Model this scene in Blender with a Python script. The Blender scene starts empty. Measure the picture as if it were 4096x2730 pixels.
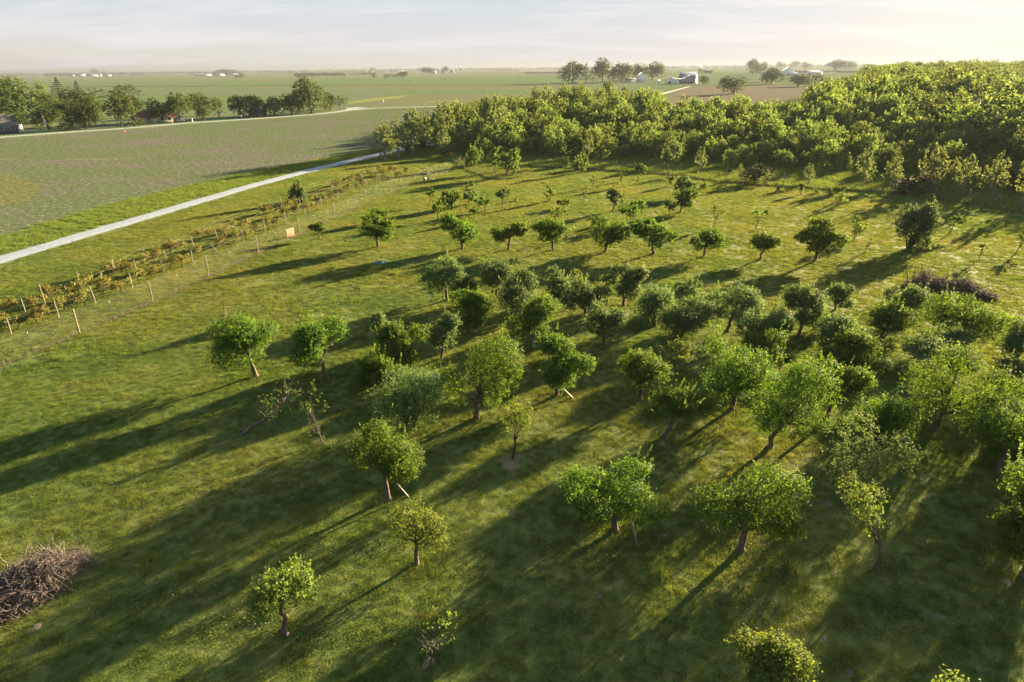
import bpy, math, random
import numpy as np
R = math.radians
S = bpy.context.scene
COL = S.collection
SKY_STR = 0.05
SUN_STR, SUN_COL, EXPOSURE, DENOISE = 4.8, (1.0, .76, .45), 3.35, True
HAZE, HAZE_COL, HAZE_G = 1.1e-4, (.15, .175, .22), .25
# ------------------------------------------------------------------ camera
CAM_H, PITCH, ROLL, LENS = 22.0, R(21.80), R(0.65), 24.0
FOC = 4096 * LENS / 36.0
fw = np.array([0, math.cos(PITCH), -math.sin(PITCH)])
up0 = np.array([0, math.sin(PITCH), math.cos(PITCH)])
ex = np.array([1.0, 0, 0])
rt = math.cos(ROLL) * ex - math.sin(ROLL) * up0
uv = math.sin(ROLL) * ex + math.cos(ROLL) * up0
CP = np.array([0, 0, CAM_H])
cd = bpy.data.cameras.new("camera"); cam = bpy.data.objects.new("camera", cd); COL.objects.link(cam)
cd.lens = LENS; cd.sensor_width = 36; cd.clip_start = 0.1; cd.clip_end = 120000
from mathutils import Matrix, Vector
cam.matrix_world = Matrix(((rt[0], uv[0], -fw[0], 0), (rt[1], uv[1], -fw[1], 0), (rt[2], uv[2], -fw[2], CAM_H), (0, 0, 0, 1)))
S.camera = cam
# ------------------------------------------------------------------ sun, sky, exposure
SUN_AZ, SUN_EL = R(46.5), R(11.5)
w = bpy.data.worlds.new("World"); S.world = w; w.use_nodes = True
nt = w.node_tree; nt.nodes.clear()
def N(t, k, **kw):
    n = t.nodes.new(k)
    for a, b in kw.items(): setattr(n, a, b)
    return n
sky = N(nt, 'ShaderNodeTexSky', sky_type='NISHITA', sun_disc=False, sun_elevation=SUN_EL, sun_rotation=SUN_AZ, altitude=0, air_density=1.0, dust_density=1.0, ozone_density=1.0)
bg = N(nt, 'ShaderNodeBackground'); bg.inputs[1].default_value = SKY_STR
wo = N(nt, 'ShaderNodeOutputWorld')
tc = N(nt, 'ShaderNodeTexCoord'); sp = N(nt, 'ShaderNodeSeparateXYZ')
nt.links.new(tc.outputs['Generated'], sp.inputs[0])
def M(t, op, a, b=None, clamp=False):
    n = N(t, 'ShaderNodeMath', operation=op, use_clamp=clamp)
    for i, v in enumerate((a, b)):
        if v is None: continue
        if isinstance(v, (int, float)): n.inputs[i].default_value = v
        else: t.links.new(v, n.inputs[i])
    return n.outputs[0]
zz = M(nt, 'MAXIMUM', sp.outputs[2], 0.0)
den = M(nt, 'ADD', zz, 0.12)
cx = M(nt, 'DIVIDE', sp.outputs[0], den); cy = M(nt, 'DIVIDE', sp.outputs[1], den)
cmb = N(nt, 'ShaderNodeCombineXYZ'); nt.links.new(cx, cmb.inputs[0]); nt.links.new(cy, cmb.inputs[1])
mp = N(nt, 'ShaderNodeMapping'); mp.inputs['Rotation'].default_value = (0, 0, R(-14)); mp.inputs['Scale'].default_value = (.55, 1.25, 1)
nt.links.new(cmb.outputs[0], mp.inputs[0])
nz = N(nt, 'ShaderNodeTexNoise'); nz.inputs['Scale'].default_value = 1.1; nz.inputs['Detail'].default_value = 7; nz.inputs['Roughness'].default_value = .58; nz.inputs['Distortion'].default_value = .6
nt.links.new(mp.outputs[0], nz.inputs['Vector'])
cr = N(nt, 'ShaderNodeValToRGB'); cr.color_ramp.elements[0].position = .47; cr.color_ramp.elements[1].position = .66
nt.links.new(nz.outputs[0], cr.inputs[0])
def vmix(f, a, b):
    n = N(nt, 'ShaderNodeMix', data_type='RGBA')
    for i, v in ((0, f), (6, a), (7, b)):
        if isinstance(v, float): n.inputs[i].default_value = v
        elif isinstance(v, tuple): n.inputs[i].default_value = (*v, 1)
        else: nt.links.new(v, n.inputs[i])
    return n.outputs[2]
# high thin overcast over the clear sky: pinkish grey low down, pale blue higher, with brighter wisps
el = N(nt, 'ShaderNodeValToRGB'); e_ = el.color_ramp.elements; nt.links.new(zz, el.inputs[0])
while len(e_) < 4: e_.new(.5)
for x, (p_, c_) in zip(e_, [(0.0, (1.26, 1.23, 1.31)), (.028, (1.30, 1.25, 1.31)), (.085, (.98, 1.24, 1.42)), (.6, (.80, 1.10, 1.40))]): x.position = p_; x.color = (*c_, 1)
lim = N(nt, 'ShaderNodeVectorMath', operation='MINIMUM'); nt.links.new(sky.outputs[0], lim.inputs[0]); lim.inputs[1].default_value = (3.2, 3.0, 2.6)
base = vmix(.86, lim.outputs[0], el.outputs[0])
base = vmix(M(nt, 'MULTIPLY', cr.outputs[0], .85), base, (1.76, 1.71, 1.71))
dt = N(nt, 'ShaderNodeVectorMath', operation='DOT_PRODUCT'); nt.links.new(tc.outputs['Generated'], dt.inputs[0])
dt.inputs[1].default_value = (math.sin(SUN_AZ) * math.cos(SUN_EL), math.cos(SUN_AZ) * math.cos(SUN_EL), math.sin(SUN_EL))
au = M(nt, 'POWER', M(nt, 'MAXIMUM', dt.outputs['Value'], 0.0), 11.0)
gl = N(nt, 'ShaderNodeVectorMath', operation='SCALE'); gl.inputs[0].default_value = (.95, .66, .32); nt.links.new(au, gl.inputs['Scale'])
ad = N(nt, 'ShaderNodeVectorMath', operation='ADD'); nt.links.new(base, ad.inputs[0]); nt.links.new(gl.outputs[0], ad.inputs[1])
nt.links.new(ad.outputs[0], bg.inputs[0]); nt.links.new(bg.outputs[0], wo.inputs[0])
sl = bpy.data.lights.new("sun", 'SUN'); sl.energy = SUN_STR; sl.angle = R(0.6); sl.color = SUN_COL
so = bpy.data.objects.new("sun", sl); COL.objects.link(so)
sd = Vector((math.sin(SUN_AZ) * math.cos(SUN_EL), math.cos(SUN_AZ) * math.cos(SUN_EL), math.sin(SUN_EL)))
so.rotation_euler = sd.to_track_quat('Z', 'Y').to_euler(); so.location = (60, 60, 55)
S.view_settings.view_transform = 'Standard'; S.view_settings.look = 'None'; S.view_settings.gamma = 1
S.view_settings.use_curve_mapping = False; S.view_settings.exposure = EXPOSURE
c = S.cycles
c.max_bounces = 8; c.diffuse_bounces = 5; c.glossy_bounces = 2; c.transmission_bounces = 4; c.transparent_max_bounces = 6; c.volume_bounces = 0
c.use_denoising = DENOISE; c.caustics_reflective = False; c.caustics_refractive = False; c.sample_clamp_indirect = 6
# ------------------------------------------------------------------ helpers
def ray(x, y):
    return fw * FOC + (x - 2048) * rt - (y - 1365) * uv
def G(x, y, z=0.0):
    """ground point seen at photo pixel (x, y)"""
    d = ray(x, y); t = (z - CAM_H) / d[2]; return CP + d * t
def spx(p):
    return float((np.asarray(p) - CP) @ fw) / FOC          # metres per photo pixel at p
def proj(p):
    v = np.asarray(p, float) - CP; k = v @ fw
    return 2048 + FOC * (v @ rt) / k, 1365 - FOC * (v @ uv) / k
def h_at(p, ytop):
    lo, hi = 0.0, 80.0
    for _ in range(40):
        m = (lo + hi) / 2
        if proj(p + np.array([0, 0, m]))[1] > ytop: lo = m
        else: hi = m
    return lo
def inpoly(x, y, poly):
    x = np.asarray(x); y = np.asarray(y); r = np.zeros(x.shape, bool); n = len(poly)
    for i in range(n):
        x0, y0 = poly[i][0], poly[i][1]; x1, y1 = poly[(i + 1) % n][0], poly[(i + 1) % n][1]
        c_ = ((y0 > y) != (y1 > y)) & (x < (x1 - x0) * (y - y0) / (y1 - y0 + 1e-12) + x0); r ^= c_
    return r
def unit(a):
    return a / (np.linalg.norm(a, axis=-1, keepdims=True) + 1e-9)
def tag(o, label=None, cat=None, group=None, kind=None):
    if label: o['label'] = label
    if cat: o['category'] = cat
    if group: o['group'] = group
    if kind: o['kind'] = kind
    return o
def link(name, me, parent=None, loc=(0, 0, 0), rot=0.0):
    o = bpy.data.objects.new(name, me); COL.objects.link(o)
    if parent is not None: o.parent = parent
    o.location = loc
    if rot: o.rotation_euler = (0, 0, rot)
    return o
def empty(name, loc, rot=0.0):
    o = bpy.data.objects.new(name, None); COL.objects.link(o); o.location = loc; o.rotation_euler = (0, 0, rot); o.empty_display_size = .3
    return o
def mesh(name, V, F, mats, tint=None, smooth=False, fmat=None):
    """V (n,3); F list of (m,k) int arrays"""
    V = np.asarray(V, np.float32)
    if isinstance(F, np.ndarray): F = [F]
    F = [np.asarray(f, np.int32) for f in F if len(f)]
    me = bpy.data.meshes.new(name)
    me.vertices.add(len(V)); me.vertices.foreach_set('co', V.ravel())
    li = np.concatenate([f.ravel() for f in F]); tot = np.concatenate([np.full(len(f), f.shape[1], np.int32) for f in F])
    st = np.concatenate([[0], np.cumsum(tot)[:-1]]).astype(np.int32)
    me.loops.add(len(li)); me.loops.foreach_set('vertex_index', li)
    me.polygons.add(len(tot)); me.polygons.foreach_set('loop_start', st)
    if smooth: me.polygons.foreach_set('use_smooth', np.ones(len(tot), bool))
    for m in (mats if isinstance(mats, (list, tuple)) else [mats]): me.materials.append(m)
    if fmat is not None: me.polygons.foreach_set('material_index', np.asarray(fmat, np.int32))
    if tint is not None:
        a = me.attributes.new('tint', 'FLOAT', 'POINT'); a.data.foreach_set('value', np.asarray(tint, np.float32))
    me.update(calc_edges=True)
    return me
class MB:
    """collects boxes, tubes and prisms into one mesh"""
    def __init__(s): s.V = []; s.F3 = []; s.F4 = []; s.n = 0
    def add(s, V, F):
        V = np.asarray(V, float); s.V.append(V)
        for f in F: (s.F4 if len(f) == 4 else s.F3).append([i + s.n for i in f])
        s.n += len(V); return s
    def box(s, x0, x1, y0, y1, z0, z1):
        V = [(x, y, z) for z in (z0, z1) for x, y in ((x0, y0), (x1, y0), (x1, y1), (x0, y1))]
        return s.add(V, [(3, 2, 1, 0), (4, 5, 6, 7), (0, 1, 5, 4), (1, 2, 6, 5), (2, 3, 7, 6), (3, 0, 4, 7)])
    def bar(s, a, b, w_, h_=None):
        h_ = h_ or w_; a = np.asarray(a, float); b = np.asarray(b, float); d = unit(b - a)
        q = np.array([0, 0, 1.0]) if abs(d[2]) < .9 else np.array([1.0, 0, 0])
        u_ = unit(np.cross(q, d)); v_ = np.cross(d, u_)
        V = [p + u_ * w_ / 2 * i + v_ * h_ / 2 * j for p in (a, b) for i, j in ((-1, -1), (1, -1), (1, 1), (-1, 1))]
        return s.add(V, [(3, 2, 1, 0), (4, 5, 6, 7), (0, 1, 5, 4), (1, 2, 6, 5), (2, 3, 7, 6), (3, 0, 4, 7)])
    def tube(s, pts, rad, k=6, cap=True):
        V, F = tube(pts, rad, k); n0 = s.n; s.V.append(V); s.F4 += (F + n0).tolist(); s.n += len(V)
        if cap:
            m = len(V)
            for st in (m - k, 0):
                for i in range(1, k - 1): s.F3.append([n0 + st, n0 + st + i, n0 + st + i + 1])
        return s
    def mesh(s, name, mat, smooth=False):
        F = []
        if s.F3: F.append(np.array(s.F3))
        if s.F4: F.append(np.array(s.F4))
        return mesh(name, np.concatenate(s.V), F, mat, smooth=smooth)
    def build(s, name, mat, parent=None, loc=(0, 0, 0), rot=0.0, smooth=False):
        return link(name, s.mesh(name, mat, smooth), parent, loc, rot)
def tube(pts, rad, k=6):
    pts = np.asarray(pts, float); n = len(pts); rad = np.broadcast_to(np.asarray(rad, float), (n,))
    d = unit(np.gradient(pts, axis=0)); q = np.array([.31, .17, .93]) if abs(d[0][2]) < .9 else np.array([1.0, .1, 0])
    u_ = unit(np.cross(np.broadcast_to(q, d.shape), d)); v_ = np.cross(d, u_)
    a = np.arange(k) * 2 * math.pi / k
    V = pts[:, None] + rad[:, None, None] * (u_[:, None] * np.cos(a)[None, :, None] + v_[:, None] * np.sin(a)[None, :, None])
    i = np.arange(n - 1)[:, None] * k; j = np.arange(k)[None]; j2 = (j + 1) % k
    F = np.stack([i + j, i + j2, i + k + j2, i + k + j], -1).reshape(-1, 4)
    return V.reshape(-1, 3), F
def curve_pts(a, b, rng, bend=.12, n=5, sag=0.0):
    a = np.asarray(a, float); b = np.asarray(b, float); t = np.linspace(0, 1, n)[:, None]; L = np.linalg.norm(b - a)
    p = a + (b - a) * t; off = rng.normal(0, bend * L * .5, (n, 3)); off[0] = 0; off[-1] = 0
    p += off * np.sin(t * math.pi); p[:, 2] += -sag * L * np.sin(t[:, 0] * math.pi)
    return p
# ------------------------------------------------------------------ materials
def mat(name):
    m = bpy.data.materials.new(name); m.use_nodes = True; t = m.node_tree; t.nodes.clear()
    return m, t, N(t, 'ShaderNodeOutputMaterial')
def noise(t, vec, scale, detail=4, rough=.55, dist=0):
    n = N(t, 'ShaderNodeTexNoise'); n.inputs['Scale'].default_value = scale; n.inputs['Detail'].default_value = detail; n.inputs['Roughness'].default_value = rough; n.inputs['Distortion'].default_value = dist
    if vec is not None: t.links.new(vec, n.inputs['Vector'])
    return n.outputs[0]
def ramp(t, f, stops):
    n = N(t, 'ShaderNodeValToRGB'); e = n.color_ramp.elements
    while len(e) < len(stops): e.new(.5)
    for x, (p, cc) in zip(e, stops):
        x.position = p; x.color = (*cc, 1) if not isinstance(cc, (int, float)) else (cc, cc, cc, 1)
    t.links.new(f, n.inputs[0]); return n.outputs[0]
def mix(t, f, a, b, blend='MIX'):
    n = N(t, 'ShaderNodeMix', data_type='RGBA', blend_type=blend)
    for i, v in ((0, f), (6, a), (7, b)):
        if isinstance(v, (int, float)): n.inputs[i].default_value = v
        elif isinstance(v, tuple): n.inputs[i].default_value = (*v, 1)
        else: t.links.new(v, n.inputs[i])
    return n.outputs[2]
def pos(t, scale=None, rot=None):
    g = N(t, 'ShaderNodeNewGeometry').outputs['Position']
    if scale is None and rot is None: return g
    m = N(t, 'ShaderNodeMapping'); m.inputs['Scale'].default_value = scale or (1, 1, 1); m.inputs['Rotation'].default_value = rot or (0, 0, 0)
    t.links.new(g, m.inputs[0]); return m.outputs[0]
def objco(t): return N(t, 'ShaderNodeTexCoord').outputs['Object']
def bsdf(t, out, col, rough=.8, spec=.3, bump=None, bstr=.3, bdist=.05, metal=0.0):
    p = N(t, 'ShaderNodeBsdfPrincipled')
    if isinstance(col, tuple): p.inputs['Base Color'].default_value = (*col, 1)
    else: t.links.new(col, p.inputs['Base Color'])
    if isinstance(rough, (int, float)): p.inputs['Roughness'].default_value = rough
    else: t.links.new(rough, p.inputs['Roughness'])
    p.inputs['Specular IOR Level'].default_value = spec; p.inputs['Metallic'].default_value = metal
    if bump is not None:
        b = N(t, 'ShaderNodeBump'); b.inputs['Strength'].default_value = bstr; b.inputs['Distance'].default_value = bdist
        t.links.new(bump, b.inputs['Height']); t.links.new(b.outputs[0], p.inputs['Normal'])
    if out is not None: t.links.new(p.outputs[0], out.inputs[0])
    return p
def leaf_mat(name, a, b, tr=.30, spec=.08, rough=.65, warm=(1.15, 1.05, .55), var=.25):
    m, t, o = mat(name)
    at = N(t, 'ShaderNodeAttribute', attribute_name='tint').outputs['Fac']
    oi = N(t, 'ShaderNodeObjectInfo').outputs['Random']
    col = mix(t, at, a, b)
    hs = N(t, 'ShaderNodeHueSaturation')
    t.links.new(M(t, 'ADD', M(t, 'MULTIPLY', oi, .028), .474), hs.inputs['Hue']); t.links.new(M(t, 'ADD', M(t, 'MULTIPLY', oi, var), 1 - var / 2), hs.inputs['Value'])
    t.links.new(col, hs.inputs['Color']); col = hs.outputs[0]
    p = bsdf(t, None, col, rough, spec)
    tl = N(t, 'ShaderNodeBsdfTranslucent'); t.links.new(mix(t, 1.0, col, warm, 'MULTIPLY'), tl.inputs[0])
    ms = N(t, 'ShaderNodeMixShader'); ms.inputs[0].default_value = tr
    t.links.new(p.outputs[0], ms.inputs[1]); t.links.new(tl.outputs[0], ms.inputs[2]); t.links.new(ms.outputs[0], o.inputs[0])
    return m
def noisy(name, a, b, scale=6.0, rough=.85, spec=.2, bump=.3, world=False, stretch=None, detail=5, bdist=.03):
    m, t, o = mat(name); v = pos(t, stretch) if world else objco(t)
    if stretch and not world:
        q = N(t, 'ShaderNodeMapping'); q.inputs['Scale'].default_value = stretch; t.links.new(v, q.inputs[0]); v = q.outputs[0]
    f = noise(t, v, scale, detail, .6)
    bsdf(t, o, ramp(t, f, [(.3, a), (.7, b)]), rough, spec, f, bump, bdist); return m
BARK = noisy("bark", (.035, .026, .020), (.15, .115, .085), 9, .9, .1, .6, stretch=(1, 1, .25))
BARK_DRY = noisy("dry_bark", (.040, .035, .031), (.14, .12, .105), 9, .9, .1, .5, stretch=(1, 1, .25))
BARK_DARK = noisy("dark_bark", (.018, .014, .012), (.06, .048, .042), 9, .9, .1, .5)
BARK_PALE = noisy("pale_bark", (.08, .075, .065), (.20, .185, .165), 6, .8, .2, .3)
WOOD_POST = noisy("post_wood", (.15, .115, .085), (.28, .225, .17), 5, .85, .15, .4, stretch=(4, 4, .6))
WOOD_GREY = noisy("grey_wood", (.15, .135, .12), (.29, .27, .24), 5, .85, .15, .4, stretch=(4, 4, .6))
WOOD_BOARD = noisy("board_wood", (.14, .13, .115), (.29, .275, .25), 5, .8, .2, .3, stretch=(4, 4, .6))
STEEL_GREEN = noisy("green_steel", (.014, .022, .018), (.035, .05, .04), 8, .6, .4, .1)
STEEL_TIP = noisy("white_tip", (.6, .6, .58), (.75, .75, .72), 8, .6, .3, .1)
WIRE = noisy("wire", (.18, .18, .17), (.30, .30, .28), 8, .5, .5, .05)
WHITE = noisy("white_paint", (.68, .68, .67), (.82, .82, .81), .5, .6, .3, .05)
LEAF_APPLE = leaf_mat("apple_leaf", (.018, .052, .010), (.085, .160, .022), tr=.40, warm=(1.9, 1.75, .7))
LEAF_PEAR = leaf_mat("grey_green_leaf", (.036, .082, .032), (.10, .165, .060), tr=.40, warm=(1.7, 1.5, .8))
LEAF_YOUNG = leaf_mat("young_leaf", (.042, .090, .020), (.125, .185, .038), tr=.42, warm=(1.6, 1.45, .7))
LEAF_VINE = leaf_mat("vine_leaf", (.095, .11, .026), (.215, .21, .05), tr=.3, warm=(1.1, 1.0, .6))
LEAF_SHRUB = leaf_mat("shrub_leaf", (.042, .078, .030), (.095, .14, .055), tr=.4, warm=(1.5, 1.4, .8))
LEAF_ASPEN = leaf_mat("aspen_leaf", (.095, .155, .048), (.19, .25, .085), tr=.45, warm=(1.1, 1.0, .6), var=.2)
LEAF_WOOD = leaf_mat("wood_leaf", (.056, .096, .028), (.16, .205, .058), tr=.5, var=.45, warm=(1.32, 1.42, .72))
LEAF_OAK = leaf_mat("oak_leaf", (.054, .090, .028), (.15, .185, .052), tr=.5, var=.45, warm=(1.32, 1.42, .72))
LEAF_YARD = leaf_mat("yard_leaf", (.040, .078, .024), (.11, .155, .042), tr=.4, var=.5)
LEAF_CEDAR = leaf_mat("cedar_leaf", (.026, .036, .012), (.070, .075, .022), tr=.2)
LEAF_PINE = leaf_mat("pine_leaf", (.014, .028, .014), (.035, .055, .026), tr=.12)
LEAF_FAR = leaf_mat("far_leaf", (.030, .050, .018), (.075, .095, .030), tr=.3, var=.4)
GRASS_LONG = leaf_mat("long_grass_blade", (.060, .125, .020), (.15, .20, .045), tr=.4, warm=(1.1, 1.0, .5))
WEED_DRY = leaf_mat("dry_weed", (.10, .085, .062), (.25, .225, .165), tr=.3, warm=(1, .95, .8))
def lawn_colour(t):
    """mown grass: green, olive and straw patches by place"""
    g = pos(t)
    a = noise(t, g, .11, 5, .6); b = noise(t, pos(t, (.35, 1.5, 1), (0, 0, R(-20))), 1.1, 5, .65); d = noise(t, g, 5.0, 3, .6); e = noise(t, pos(t, (1, 1, 1)), .033, 3, .5)
    base = ramp(t, a, [(.32, (.064, .122, .026)), (.50, (.104, .160, .036)), (.68, (.152, .182, .050))])
    base = mix(t, M(t, 'MULTIPLY', ramp(t, b, [(.50, 0.0), (.78, 1.0)]), .42), base, (.215, .195, .085))
    base = mix(t, M(t, 'MULTIPLY', ramp(t, e, [(.42, 0.0), (.62, 1.0)]), .35), base, (.17, .165, .038))
    return mix(t, ramp(t, d, [(.3, .25), (.75, 0.0)]), base, (.028, .06, .010)), d
def make_lawn_mats():
    m, t, o = mat("lawn_soil"); col, d = lawn_colour(t)
    bsdf(t, o, mix(t, .35, col, (.05, .045, .02)), .95, .1, d, .5, .08)
    m2, t, o = mat("lawn_blade"); col, d = lawn_colour(t)
    at = N(t, 'ShaderNodeAttribute', attribute_name='tint').outputs['Fac']
    col = mix(t, 1.0, col, ramp(t, at, [(0, .45), (1, 1.55)]), 'MULTIPLY')
    p = bsdf(t, None, col, .65, .08)
    tl = N(t, 'ShaderNodeBsdfTranslucent'); t.links.new(mix(t, 1.0, col, (1.2, 1.05, .5), 'MULTIPLY'), tl.inputs[0])
    ms = N(t, 'ShaderNodeMixShader'); ms.inputs[0].default_value = .45
    t.links.new(p.outputs[0], ms.inputs[1]); t.links.new(tl.outputs[0], ms.inputs[2]); t.links.new(ms.outputs[0], o.inputs[0])
    return m, m2
LAWN, BLADE = make_lawn_mats()
# ------------------------------------------------------------------ the setting
def sheet(name, pts, z, m, label=None):
    V = [(p[0], p[1], z) for p in pts]
    me = bpy.data.meshes.new(name); me.from_pydata(V, [], [list(range(len(V)))]); me.materials.append(m); me.update()
    if me.polygons[0].normal.z < 0: me.flip_normals()
    o = link(name, me); tag(o, label, None, None, 'structure'); return o
def GP(*pix): return [G(x, y)[:2] for x, y in pix]
def far_ground_mat():
    m, t, o = mat("far_country"); g = pos(t)
    mp_ = N(t, 'ShaderNodeMapping'); mp_.inputs['Scale'].default_value = (.0011, .0021, 1); mp_.inputs['Rotation'].default_value = (0, 0, R(8)); t.links.new(g, mp_.inputs[0])
    v = N(t, 'ShaderNodeTexVoronoi', distance='CHEBYCHEV'); v.inputs['Scale'].default_value = 1; v.inputs['Randomness'].default_value = .8; t.links.new(mp_.outputs[0], v.inputs['Vector'])
    s = N(t, 'ShaderNodeSeparateColor'); t.links.new(v.outputs['Color'], s.inputs[0])
    col = ramp(t, s.outputs[0], [(0.05, (.062, .105, .046)), (.35, (.082, .115, .056)), (.55, (.100, .112, .072)), (.75, (.112, .106, .082)), (.95, (.066, .118, .042))])
    n1 = noise(t, g, .006, 6, .6); n2 = noise(t, pos(t, (1, 4, 1)), .05, 5, .6)
    col = mix(t, M(t, 'MULTIPLY', n1, .5), col, (.12, .14, .06)); col = mix(t, ramp(t, n2, [(.4, 0.0), (.75, .5)]), col, (.15, .135, .09))
    bsdf(t, o, col, 1.0, .0); return m
def field_mat(name, soil, green, amount, weeds=.0, rot=20):
    m, t, o = mat(name); g = pos(t)
    a = noise(t, g, .035, 6, .62); b = noise(t, pos(t, (.35, 1.6, 1), (0, 0, R(rot))), .16, 6, .7); d = noise(t, g, 1.0, 6, .85)
    col = mix(t, ramp(t, a, [(.52 - amount, 1.0), (.68 - amount, 0.0)]), soil, green)
    col = mix(t, ramp(t, b, [(.46, .0), (.62, .7)]), col, green)
    col = mix(t, ramp(t, d, [(.38, .75), (.50, 0.0)]), col, tuple(x * .4 for x in soil))
    col = mix(t, ramp(t, d, [(.52, 0.0), (.64, .7)]), col, (.25, .235, .19))
    if weeds:
        wv = noise(t, pos(t, (.25, 1.0, 1), (0, 0, R(rot))), .12, 5, .7)
        col = mix(t, ramp(t, wv, [(.60, 0.0), (.74, weeds * .7)]), col, (.15, .19, .035))
    bsdf(t, o, col, 1.0, 0.0, d, .5, .12); return m
FAR = far_ground_mat()
sheet("ground", [(-60000, -60000), (60000, -60000), (60000, 60000), (-60000, 60000)], 0.0, FAR)
BEAN = field_mat("bean_field_soil", (.092, .088, .078), (.066, .094, .042), .06, .8, 24)
BROWN = field_mat("brown_field_soil", (.120, .104, .080), (.09, .11, .055), -.04, 0, 5)
GREENF = field_mat("green_field_crop", (.078, .116, .050), (.060, .128, .036), .2, 0, 3)
OLIVEF = field_mat("olive_field_crop", (.092, .108, .068), (.076, .116, .052), .1, 0, 3)
TAN = field_mat("tan_stubble", (.125, .108, .092), (.11, .10, .072), -.15, 0, 12)
SWALE = field_mat("swale_grass", (.15, .17, .045), (.13, .19, .03), .2, 0, 3)
def field(name, pix, z, m): return sheet(name, GP(*pix), z, m)
# fields beyond the public road, seen in long flat strips
field("far_field", [(-700, 303), (1024, 298), (2100, 290), (2100, 306), (1024, 322), (-700, 330)], .02, OLIVEF)
field("crop_field", [(560, 336), (1270, 313), (2260, 302), (2260, 337), (1024, 342), (-600, 348), (-600, 344)], .03, GREENF)
field("crop_field", [(-600, 352), (1330, 346), (1320, 380), (1060, 386), (560, 380), (-600, 392)], .03, OLIVEF)
field("crop_field", [(-900, 395), (540, 384), (1200, 382), (1330, 388), (1280, 425), (600, 470), (-900, 545)], .035, GREENF)
field("ploughed_field", [(1020, 313), (1270, 311), (1180, 324), (1000, 330)], .045, BROWN)
field("ploughed_field", [(1500, 346), (2260, 343), (2250, 362), (1660, 362), (1360, 352)], .045, BROWN)
field("crop_field", [(1620, 364), (2260, 360), (2240, 372), (1560, 382)], .050, GREENF)
field("ploughed_field", [(1400, 400), (1640, 384), (2000, 368), (2200, 375), (2100, 420), (1700, 428), (1410, 425)], .045, BROWN)
field("grass_swale", [(1380, 412), (1480, 396), (1600, 384), (1640, 381), (1600, 392), (1500, 404), (1400, 416)], .055, SWALE)
field("grass_swale", [(1700, 408), (1830, 402), (1840, 406), (1700, 412)], .055, SWALE)
field("ditch", [(-600, 349.5), (1024, 343), (1500, 339), (2260, 341), (2260, 343), (1500, 342), (1024, 346.5), (-600, 354)], .055, field_mat("ditch_grass", (.05, .065, .02), (.06, .08, .02), .1, 0, 3))
field("crop_field", [(2640, 272), (3020, 268), (2990, 292), (2960, 300), (2650, 296)], .03, GREENF)
field("crop_field", [(2500, 338), (2700, 338), (2755, 345), (2640, 368), (2480, 372)], .04, GREENF)
field("meadow", [(2790, 306), (3340, 288), (3420, 310), (3260, 338), (2780, 344)], .04, OLIVEF)
field("meadow", [(3300, 268), (3420, 268), (3430, 285), (3300, 285)], .04, GREENF)
field("stubble_field", [(2745, 352), (2900, 341), (3245, 341), (3330, 370), (3420, 470), (3300, 480), (2700, 440), (2640, 400)], .045, TAN)
field("farm_track", [(2630, 377), (2690, 363), (2752, 347), (2764, 347), (2712, 362), (2655, 378)], .06, noisy("track_gravel", (.15, .145, .135), (.24, .23, .215), .5, .9, .1, .2, True))
# the bean field between the public road and the drive
BF = GP((-300, 575), (0, 556), (261, 536), (535, 518), (740, 500), (1024, 482), (1242, 466), (1400, 448), (1503, 439), (1633, 435), (2300, 425), (2300, 470), (1640, 572), (1497, 600), (975, 696), (435, 818), (0, 949), (-300, 1034))
sheet("bean_field", BF, .05, BEAN)
sheet("bare_patch", GP((-200, 640), (0, 690), (90, 712), (160, 740), (150, 780), (95, 812), (0, 832), (-200, 870)), .055, field_mat("bare_patch_soil", (.085, .068, .058), (.085, .10, .035), -.06, .6, 24))
# public road on its grass verge
def gravel_mat():
    m, t, o = mat("gravel"); g = pos(t); at = N(t, 'ShaderNodeAttribute', attribute_name='tint').outputs['Fac']; f = noise(t, g, 2.6, 8, .7); k = noise(t, g, .25, 5, .6)
    col = ramp(t, f, [(.3, (.135, .165, .215)), (.7, (.30, .355, .435))]); col = mix(t, M(t, 'MULTIPLY', M(t, 'SUBTRACT', 1.0, at), ramp(t, k, [(.35, .25), (.7, .95)])), col, (.12, .13, .085))
    bsdf(t, o, col, .9, .15, f, .6, .05); return m
GRAVEL = gravel_mat()
ROADM = noisy("road_chip", (.17, .18, .20), (.26, .275, .30), .4, .9, .1, .2, True)
def ribbon(name, pix, wid, z, m, n=8):
    p = np.array(GP(*pix)); d = unit(np.gradient(p, axis=0)); nrm = np.stack([-d[:, 1], d[:, 0]], 1)
    V = [(*(q + k * wid * e), z) for q, e in zip(p, nrm) for k in (-.5, .5)]
    F = [(2 * i, 2 * i + 2, 2 * i + 3, 2 * i + 1) for i in range(len(p) - 1)]
    me = mesh(name, V, np.array(F), m)
    if me.polygons[0].normal.z < 0: me.flip_normals()
    return tag(link(name, me), kind='structure')
VERGE = field_mat("verge_grass", (.09, .145, .036), (.08, .152, .032), .25, 0, 15)
RD = [(-400, 582), (0, 551), (261, 531), (535, 512.5), (740, 494.5), (1024, 476.5), (1155, 467), (1242, 460.5), (1329, 451.5), (1398, 442), (1503, 434), (1633, 430), (1800, 426)]
ribbon("road_verge", RD, 15, .06, VERGE)
ribbon("public_road", RD, 5.6, .09, ROADM)
field("side_road", [(1376, 444), (1388, 434), (1420, 430), (1470, 432), (1440, 437)], .095, ROADM)
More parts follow.
